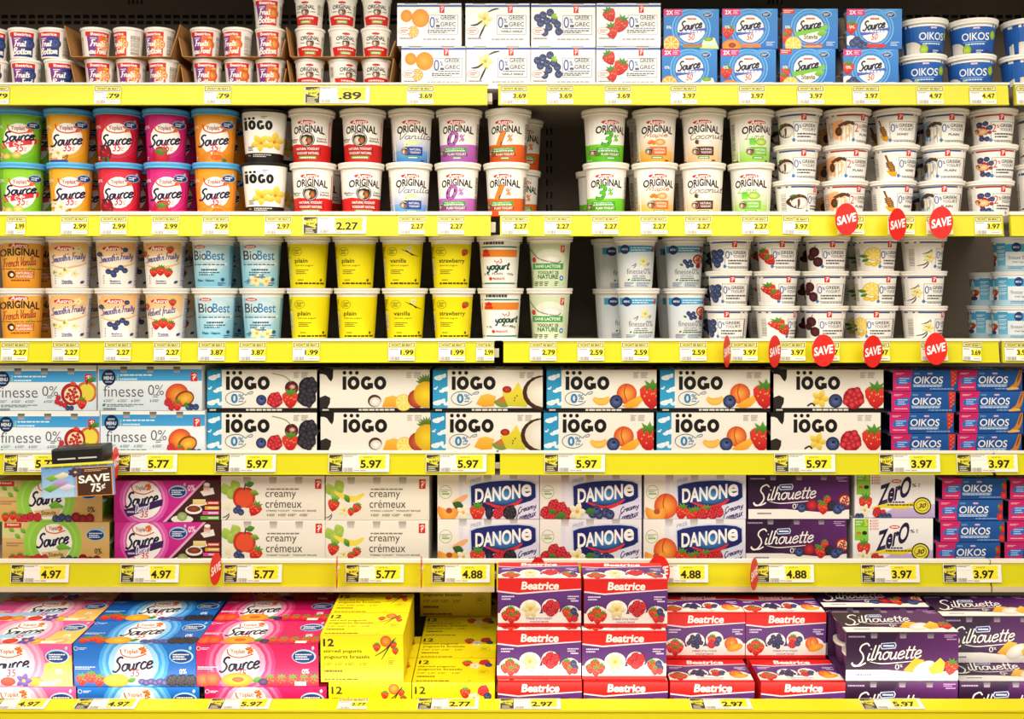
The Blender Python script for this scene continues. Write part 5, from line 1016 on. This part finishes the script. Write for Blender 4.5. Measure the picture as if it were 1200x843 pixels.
stack('ast_zero', (538, 536.5), 2, 'white and purple zero-percent tub', G, (-.08, -.06))
stack('ast_one', (595.5, 593.5), 2, 'white and orange one-percent tub', G, (-.13, -.13), behind=())
stack('ast_three', (708.5, 710), 2, 'white and green three-percent tub', G, (.36, 0))
stack('ast_maple', (768, 767), 2, 'white and amber maple tub', G, (.1, .23), behind=(0, 1))
stack('ast_coconut', (823.5, 823), 2, 'white and tan coconut tub', G, (.04, .05), behind=(1,))
stack('ast_lime', (879.6, 880), 2, 'white and green lime tub', G, (.4, 0), .004)
for kd, px, y, lev, lb in (('ast_one', 611, .22, 1, 'upper shaded tub standing back beside the second-shelf gap'), ('ast_one', 608, .22, 0, 'lower shaded tub standing back beside the second-shelf gap'), ('ast_three', 700, .24, 0, 'shaded low tub at the far side of the second-shelf gap')):
    put(kd, (PX(px, y), y, DZ(2)+lev*KIND[kd]['h']), lb, 'second-row tubs', .3)
G = 'low white tubs on the second shelf'
stack('g_coconut', (935.5, 934, 932.5), 2, 'low white tub with coconut halves', G, (-.06, 0, .8), behind=(0, 1, 2))
stack('g_plain_orange', (992.5, 992, 989), 2, 'low white red-striped tub with orange glow', G, (.55, .16, .45), behind=(0, 1, 2))
stack('g_honey', (1050.5, 1049, 1045), 2, 'low white tub with honey dipper', G, (-.12, .38, .47), behind=(0, 1, 2))
stack('g_plain_blue', (1106.5, 1106, 1102), 2, 'low white tub with blue glow', G, (.03, -.14, -.12), behind=(0, 1, 2))
stack('g_berries', (1163, 1163.5, 1159), 2, 'low white tub with red berries', G, (.1, .15, .37))
stack('tall_vanilla', (1221, 1220), 2, 'tall white tub cut by the frame edge', G, (-.1, .1))
# ------------------------------------------------------------------ third shelf
G = 'tubs on the third shelf'
stack('french', (26, 26), 3, 'orange tub with red script lettering', G, (0, 0), behind=(0, 1))
stack('smooth_vanilla', (82.5, 82.5), 3, 'cream tub with small vanilla blossoms', G, (-.08, -.1), behind=(0, 1))
stack('smooth_blue', (137.5, 139.5), 3, 'cream tub with blueberries', G, (0, 0), behind=(0, 1))
stack('', (193, 195.5), 3, '', G, (-.1, -.1), kinds=['smooth_straw', 'velvet_straw'], descs=['cream tub with strawberries', 'cream tub with strawberries'], behind=(0, 1))
stack('bio_plain', (250, 252.5), 3, 'light blue tub with no blossoms', G, (-.08, .12), behind=(0, 1))
stack('bio_vanilla', (305.5, 308), 3, 'light blue tub with vanilla blossoms', G, (.1, .05))
stack('yellow_plain', (361, 363), 3, 'yellow plain tub beside the light blue tubs', G, (.02, .06))
stack('yellow_plain', (416.5, 418.5), 3, 'yellow plain tub beside the yellow vanilla tub', G, (0, 0))
stack('yellow_vanilla', (472, 474.5), 3, 'yellow tub with vanilla pods', G, (.05, .12))
stack('yellow_straw', (529, 530.5), 3, 'yellow tub with single strawberry', G, (.05, 0))
stack('', (585.5, 586.5), 3, '', G, (0, .1), y=-.006, kinds=['arabic_en', 'arabic_fr'], descs=['white tub with orange band and green rings', 'white tub with orange band and green rings'], behind=(0, 1))
stack('nature', (644.5, 644), 3, 'pale green tub with spoonful of yogurt', G, (0, 0), behind=(0, 1))
stack('finesse_vanilla', (744.5, 747), 3, 'pale blue-banded tub with vanilla flower', G, (0, .02), .012)
stack('finesse_berry', (801.5, 803), 3, 'pale blue-banded tub with pomegranate and blueberries', G, (0, .12), .045, behind=(0, 1))
for px, lev, lb in ((717, 1, 'upper shaded tub beside the third-shelf gap'), (719, 0, 'lower shaded tub beside the third-shelf gap')):
    put('finesse_vanilla', (PX(px, .2), .2, DZ(3)+lev*KIND['finesse_vanilla']['h']), lb, 'second-row tubs', .5)
G = 'low white tubs on the third shelf'
stack('g_blueberry', (855.5, 854, 852.5), 3, 'low white tub with blueberries', G, (-.1, -.13, -.33), -.012, behind=(0, 1, 2))
stack('g_strawberry', (911, 910, 909.5), 3, 'low white tub with two strawberries', G, (-.07, .33, .8), -.012, behind=(0, 1, 2))
stack('g_cherry', (968.5, 966.5, 966.5), 3, 'low white tub with dark cherries', G, (0, -.2, -.1), -.012, behind=(0, 1, 2))
stack('g_lemon', (1026, 1025.5, 1024.5), 3, 'low white tub with lemons', G, (.43, .38, -.22), -.012, behind=(0, 1, 2))
stack('g_vanilla', (1081, 1081, 1081.5), 3, 'low white tub with vanilla pods', G, (.9, .25, .8), -.012)
stack('low_finesse', (1186, 1186, 1184), 3, 'low light blue tub at the frame edge', G, (-.1, 0, .1), .03)
stack('low_finesse', (1158, 1156), 3, 'low light blue tub standing back beside the gap', G, (.3, .2), .136)
# ------------------------------------------------------------------ fourth shelf
G = 'multipack cartons on the fourth shelf'
boxes('finesse_pom', ((-10, 113), (-6, 117)), 4, 'pale blue-striped carton with pomegranate', G, -.02)
boxes('finesse_mango', ((114.5, 237), (118, 239.6)), 4, 'pale blue-striped carton with mango', G, -.018)
boxes('iogo_cherry', ((243, 371), (242.5, 371)), 4, 'white carton with cherry and blackberry', G, .0)
boxes('iogo_pineapple', ((374, 504), (376, 504)), 4, 'white black-patched carton with pineapple', G, .0)
boxes('iogo_coconut', ((507, 636), (505, 634)), 4, 'white carton with coconut half and sky panel', G, .0)
boxes('iogo_orange', ((640, 770), (637, 766)), 4, 'white carton with strawberry and sky panel, beside the coconut carton', G, .0)
boxes('iogo_orange', ((773, 903), (770, 898)), 4, 'white carton with strawberry and sky panel, beside the black-patched raspberry carton', G, .0)
boxes('iogo_rasp', ((906, 1036), (903, 1032)), 4, 'white black-patched carton with raspberry and strawberry', G, .0)
boxes('oikos_pom', ((1047, 1122), (1044, 1120), (1042, 1118), (1044, 1120)), 4, 'slim blue and pink carton with red fruit', G, .0, jit=.015)
boxes('oikos_caramel', ((1122, 1199), (1124, 1201), (1123, 1200), (1121, 1198)), 4, 'slim blue and pink carton with golden pastry', G, .004, jit=.012)
boxes('oikos_caramel', ((1203, 1280), (1203, 1280), (1201, 1278), (1200, 1277)), 4, 'slim blue and pink carton cut by frame edge', G, .004)
# ------------------------------------------------------------------ fifth shelf
G = 'multipack cartons on the fifth shelf'
boxes('stevia', ((-6, 120), (3, 128)), 5, 'green and tan carton with stevia leaves', G, .0)
boxes('dessert', ((134, 258), (134.5, 259)), 5, 'magenta carton with brown dessert corner', G, .0)
boxes('creamy_apple', ((259.5, 380), (260, 380.5)), 5, 'cream carton with red apple', G, -.01)
boxes('creamy_banana', ((382, 502.5), (382, 502)), 5, 'cream carton with banana', G, -.01)
boxes('danone_mix', ((513, 631.5), (512.5, 632)), 5, 'white carton with navy oval and mixed fruit', G, .0)
boxes('danone_berry', ((632.5, 752), (632.5, 752)), 5, 'white carton with navy oval and raspberries', G, .001)
boxes('danone_peach', ((755, 874), (754.5, 873.5)), 5, 'white carton with navy oval and peach', G, .0)
boxes('silhouette', ((876, 996), (873.5, 993)), 5, 'dark purple carton with berries', G, .002)
boxes('zero_box', ((1001.5, 1096), (1000, 1093)), 5, 'white and lilac carton with round thirty seal', G, .002)
boxes('oikos_straw', ((1104, 1180), (1100, 1175), (1102, 1177), (1097, 1172)), 5, 'slim blue and pink carton with strawberries', G, .004, jit=.015)
boxes('oikos_straw', ((1183, 1260), (1181, 1258), (1180, 1256), (1177, 1253)), 5, 'slim blue and pink carton cut by the frame edge', G, .004)
# ------------------------------------------------------------------ bottom deck (slopes down to the front)
BU = Vector((0, -math.sin(BT), math.cos(BT))); BB = Vector((0, math.cos(BT), math.sin(BT)))
def low(kind, a, b, lev, back, label, group, rz=0):
    k = KIND[kind]; f = Vector((0, BY, BZ))+BB*back+BU*(lev*(k['h']+.0004)); c = f+BB*(k['d']/2)
    put(kind, (PX((a+b)/2, BY), c.y, c.z), label, group, rz, BT)
G = 'large cartons in the bottom of the case'
O = ('front', 'second', 'third', 'rear')
for i in range(3): low('big_multi', -57-3*i, 88-3*i, 1, .142*i, f'{O[i]} pink and yellow carton of the upper layer, bottom deck', G)
low('big_multi', -53, 91, 0, 0, 'pink and yellow carton in the lower layer, bottom deck', G)
for i in range(2): low('big_blue', 88-3*i, 232-3*i, 1, .142*i, f'{O[i]} blue carton of the upper layer, bottom deck', G)
low('big_blue', 91.5, 235, 0, 0, 'blue carton in the lower layer, bottom deck', G)
low('big_blue', 91.5, 235, 0, .142, 'blue carton at the back of the lower layer, bottom deck', G)
for i in range(3): low('big_pink', 231, 375, 1, .142*i, f'{O[i]} crimson-pink carton of the upper layer, bottom deck', G)
low('big_pink', 241, 383, 0, 0, 'crimson-pink carton in the lower layer, bottom deck', G)
for i in range(2): low('twelve_a', 377, 473, 1, .137*i, f'{O[i]} yellow carton of the raised stack with spilling side, bottom deck', G)
low('twelve_a', 386, 482, 0, 0, 'lower yellow carton under the raised yellow stack, bottom deck', G)
low('twelve_a', 386, 482, 0, .137, 'rear lower yellow carton under the raised yellow stack, bottom deck', G)
for i in range(4): low('twelve_b', 483, 580, 0, .137*i, f'{O[i]} yellow carton of the low stack beside the red cartons', G)
low('twelve_b', 474, 572, 1, .137*3, 'upright shaded yellow carton at the back of low yellow stack', G)
for lev, n in enumerate(('lowest', 'middle', 'topmost')):
    low('beatrice_berry', (583, 582.5, 583)[lev], (682, 681, 682)[lev], lev, (0, .012, .04)[lev], f'{n} red and purple carton beside the yellow cartons', G)
    low('beatrice_berry', (684, 683, 685)[lev], (782, 780, 783.5)[lev], lev, (0, .010, .036)[lev], f'{n} red and purple carton of the second tall stack from the yellow cartons', G)
for i, (a, b, w) in enumerate(((784.5, 884, 'next to the tall stacks'), (890.5, 990, 'next to the dark purple cartons'))):
    low('beatrice_peach', a, b, 0, 0, f'low front red carton with peaches, {w}', G)
    low('beatrice_peach', (784.5, 888)[i], (884, 987.5)[i], 0, .127, f'low back red carton with peaches, {w}', G)
    low('beatrice_peach', (787.7, 886.8)[i], (886.2, 985.3)[i], 1, .128, f'raised red carton with peaches, {w}', G)
low('silh_tropic', 989, 1121, 1, 0, 'dark purple carton with pineapple, standing forward on the lower layer', G)
low('silh_tropic', 990, 1121, 0, 0, 'lower dark purple carton under the forward purple carton', G)
low('silh_berry', 990, 1121, 0, .145, 'shaded dark purple carton behind the forward stack, lower layer', G)
low('silh_berry', 987, 1118, 1, .16, 'dark purple carton with mixed fruit behind the forward stack, upper layer', G)
low('silh_tropic', 1122.5, 1254, 0, 0, 'lower dark purple carton at the frame edge', G)
low('silh_tropic', 1124, 1255, 0, .145, 'back dark purple carton of the lower layer at the frame edge', G)
low('silh_tropic', 1122, 1253, 1, .10, 'raised dark purple carton set back at the frame edge', G)
# ------------------------------------------------------------------ price tags
TG = 'price tags on the yellow rails'
_tags = {}
def price_tag(row, px0, price, under, large=False, w=None, roll=0):
    w = w or (71 if large else 31); h = 20.5 if large else 21.5
    key = (price, large, w)
    if key not in _tags:
        a = (large_tag if large else small_tag)(price); ww, hh = w*U*.98, h*U*.98
        k = MB(); k.box(-ww/2, ww/2, 0, .0006, 0, hh, '#f3eee0')
        _tags[key] = (k.make('card', M_card), a.flat('face', 0, 0, on_front(ww, hh, 0)))
    py = (RAIL[row][0]+RAIL[row][1])/2+h/2-.3; y = rail_y(row, py)-.0042; z = PZ(py, y)
    e = empty('price_tag', (PX(px0+w/2, y), y, z), (-TILT, roll, 0)); tag(e, f'price tag reading {price} below the {under}', 'price tag', TG)
    child('card', _tags[key][0], e); child('printed_face', _tags[key][1], e)
S1, S2, S3, S4, S5 = ('on the '+ROWNAME[i] for i in (1, 2, 3, 4, 5))
for px, p, u in ((-21, '.79', 'blueberry cups'), (110, '.79', 'orange-pictured fruit cups'), (239, '.79', 'peach-pictured fruit cups'), (477, '3.69', 'clementine carton'), (587, '3.69', 'vanilla pod carton'), (641, '3.69', 'blueberry heap carton'), (709, '3.69', 'strawberry carton'), (786, '3.97', 'orange slice carton'), (866, '3.97', 'peach half carton'), (935, '3.97', 'lemon slice carton'), (1000, '3.97', 'blueberry and strawberry carton'), (1075, '4.97', 'blue tub with cream scoop'), (1137, '4.47', 'blue tub with lime half'), (1192, '4.97', 'turned blue tub')): price_tag(1, px, p, u+' '+S1)
price_tag(1, 357, '.89', 'red-banded plain cups', True, 76)
for px, p, u in ((71, '2.99', 'amber tub'), (117, '2.99', 'red tub with cherry'), (178, '2.99', 'magenta tub'), (237, '2.99', 'orange tub'), (310, '2.97', 'lily tub'), (467, '2.27', 'blue vanilla tub'), (513, '2.27', 'zero-percent tub'), (588, '2.27', 'one-percent tub'), (638, '2.27', 'dark gap'), (694, '2.27', 'three-percent tub'), (751, '2.27', 'maple tub'), (803, '2.27', 'coconut tub'), (870, '2.27', 'lime tub'), (982, '3.97', 'orange-glow low tub'), (1041, '3.97', 'honey dipper tub'), (1086, '3.97', 'blue-glow low tub'), (1143, '3.97', 'red berry tub')): price_tag(2, px, p, u+' '+S2)
price_tag(2, 917, '3.97', 'low coconut tub on the second shelf', roll=.05); price_tag(2, 7, '2.99', 'lime green tub', w=22)
price_tag(2, 355, '2.27', 'white and red tubs on the second shelf', True, 74)
for px, p, u in ((1, '2.27', 'orange tub'), (61, '2.27', 'vanilla blossom tub'), (122, '2.27', 'cream blueberry tub'), (180, '2.27', 'cream strawberry tub'), (232, '3.87', 'plain light blue tub'), (280, '3.87', 'vanilla light blue tub'), (343, '1.99', 'first yellow plain tub'), (455, '1.99', 'yellow vanilla tub'), (514, '1.99', 'yellow strawberry tub'), (621, '2.79', 'pale green tub'), (677, '2.59', 'third-shelf gap'), (729, '2.59', 'vanilla flower tub'), (797, '2.59', 'pomegranate tub'), (857, '3.97', 'low blueberry tub'), (913, '3.97', 'low strawberry tub'), (953, '3.97', 'low cherry tub'), (1012, '3.97', 'low lemon tub'), (1080, '3.97', 'low vanilla pod tub'), (1178, '3.97', 'low light blue tub')): price_tag(3, px, p, u+' '+S3)
price_tag(3, 558, '2.99', 'white tub with orange band', w=21); price_tag(3, 1128, '3.69', 'gap beside the low light blue tubs', w=22, roll=.06)
for px, p, u in ((4, '5.77', 'pomegranate carton'), (136, '5.77', 'mango carton'), (252, '5.97', 'cherry carton'), (385, '5.97', 'pineapple carton'), (499, '5.97', 'coconut carton'), (638, '5.97', 'first strawberry carton'), (908, '5.97', 'raspberry carton'), (1031, '3.97', 'slim red fruit cartons'), (1122, '3.97', 'slim golden pastry cartons')): price_tag(4, px, p, u+' '+S4, True)
for px, p, u in ((12, '4.97', 'stevia carton'), (141, '4.97', 'magenta dessert carton'), (262, '5.77', 'red apple carton'), (405, '5.77', 'banana carton'), (506, '4.88', 'mixed fruit carton'), (762, '4.88', 'peach carton'), (886, '4.88', 'dark purple carton'), (1010, '3.97', 'thirty seal carton'), (1106, '3.97', 'slim strawberry cartons')): price_tag(5, px, p, u+' '+S5, True, 68)
# tags lying on the sloping bottom rail
ang = math.atan2(za-zb, ya-yb)
def deck_tag(px0, price, under, large):
    w = 71 if large else 34; ww, hh = w*U*.88, .040; a = (large_tag if large else small_tag)(price)
    k = MB(); k.box(-ww/2, ww/2, 0, .0006, 0, hh, '#f3eee0'); y = yb+.002; e = empty('price_tag', (PX(px0+w/2, y), y, zb+.0025), (-(PI/2-ang), 0, 0))
    tag(e, f'slanted price tag reading {price} below the {under} in the bottom', 'price tag', TG); child('card', k.make('card', M_card), e); child('printed_face', a.flat('face', 0, 0, on_front(ww, hh, 0)), e)
for a_ in ((-20, '4.97', 'pink and yellow cartons', True), (86, '4.97', 'blue cartons', True), (243, '5.97', 'crimson-pink cartons', True), (395, '2.77', 'raised yellow stack', False), (489, '2.77', 'low yellow stack', True), (586, '2.97', 'tall red stacks', True), (811, '2.97', 'red cartons with peaches', True), (1013, '5.97', 'forward purple carton', True)): deck_tag(*a_)
# ------------------------------------------------------------------ red sale tags and coupon holder
def disc():
    k = MB(); n = 40; V = []; a, b, t = 12.6*U, 18.3*U, .0008
    for y in (0, t): V += [(a*math.cos(2*PI*i/n), y, b*math.sin(2*PI*i/n)) for i in range(n)]
    k.add(V, [tuple(range(n))[::-1], tuple(range(n, 2*n))]+[(i, (i+1) % n, n+(i+1) % n, n+i) for i in range(n)], C('#e0241f')); return k.make('sign_disc', M_card)
DISC = disc(); SFACE = save_art().flat('face', 0, 0, lambda a, b, e: () if a is None else ((a-.5)*25*U, -e, (b-.5)*36*U))
k = MB(); k.box(-.0035, .0035, .002, .027, .006, .009, '#e9e4da'); CLIP = k.make('clip', M_plastic)
def sale(row, px, py, ang, where, y=-.09):
    e = empty('sale_tag', (PX(px, y), y, PZ(py, y)), (0, rnd.uniform(-.05, .05), math.radians(ang)-math.atan2(PX(px, y), D+y))); tag(e, f'oval red sale tag {where}', 'sale tag', 'red oval sale tags')
    child('sign_disc', DISC, e); child('printed_face', SFACE, e); child('clip', CLIP, e, (0, 0, 0), (0, 0, -e.rotation_euler.z))
for row, px, py, an, wh in ((2, 992, 257, 8, 'facing forward below the orange-glow low tub on the second shelf'), (2, 1052, 263, 42, 'half turned below the honey dipper tub'), (2, 1103, 261, 8, 'facing forward below the blue-glow low tub'), (3, 852, 412, 72, 'seen nearly edge-on below the low blueberry tub'), (3, 908, 412, 58, 'strongly turned below the two-strawberry tub'), (3, 965, 411, 5, 'facing forward below the dark cherry tub'), (3, 1023, 412, 36, 'slightly turned below the lemon tub'), (3, 1097, 409, 20, 'facing forward below the vanilla pod tub on third shelf'),
        (4, 135.5, 543, 73, 'seen edge-on beside the coupon holder'), (5, 253, 667, 60, 'strongly turned below the magenta dessert carton'), (5, 395, 671, 86, 'seen edge-on below the banana carton'), (5, 494, 671, 86, 'seen edge-on beside the mixed fruit carton price'), (5, 630, 672, 40, 'half hidden behind the tall red carton stack'), (5, 772, 670, 0, 'peeking out behind the second tall red stack'), (5, 884, 673, 70, 'seen edge-on below the dark purple carton on fifth shelf')): sale(row, px, py, an, wh, -.079 if px in (630, 772) else -.09)
y = -.13; e = empty('coupon_holder', (PX(92, y), y, PZ(534, y)), (0, -.05, .06)); tag(e, 'black coupon holder clipped to the fourth rail with hanging savings coupons', 'coupon holder')
k = MB(); w = 30*U; k.box(-w*.93, w*.93, -.012, .07, -9*U, 9*U, '#1c1a1a', .004); child('holder_body', k.make('holder_body', M_plastic), e)
k = MB(); k.box(-w*.7, -w*.05, -.0126, -.012, -3.2*U, -1.6*U, '#cfc8be'); k.box(w*.05, w*.72, -.0126, -.012, -3*U, -1.4*U, '#cfc8be'); child('lettering_strip', k.make('lettering_strip', M_print), e)
k = MB(); k.box(-39*U, 39*U, -.0135, -.003, -45*U, -7.5*U, '#7a9ad0'); st = child('coupon_stack', k.make('coupon_stack', M_card), e)
child('printed_face', coupon_art().flat('face', 0, 0, lambda a, b, ee: () if a is None else ((a-.5)*78*U, -.0135-ee, -45*U+b*37.5*U)), st)
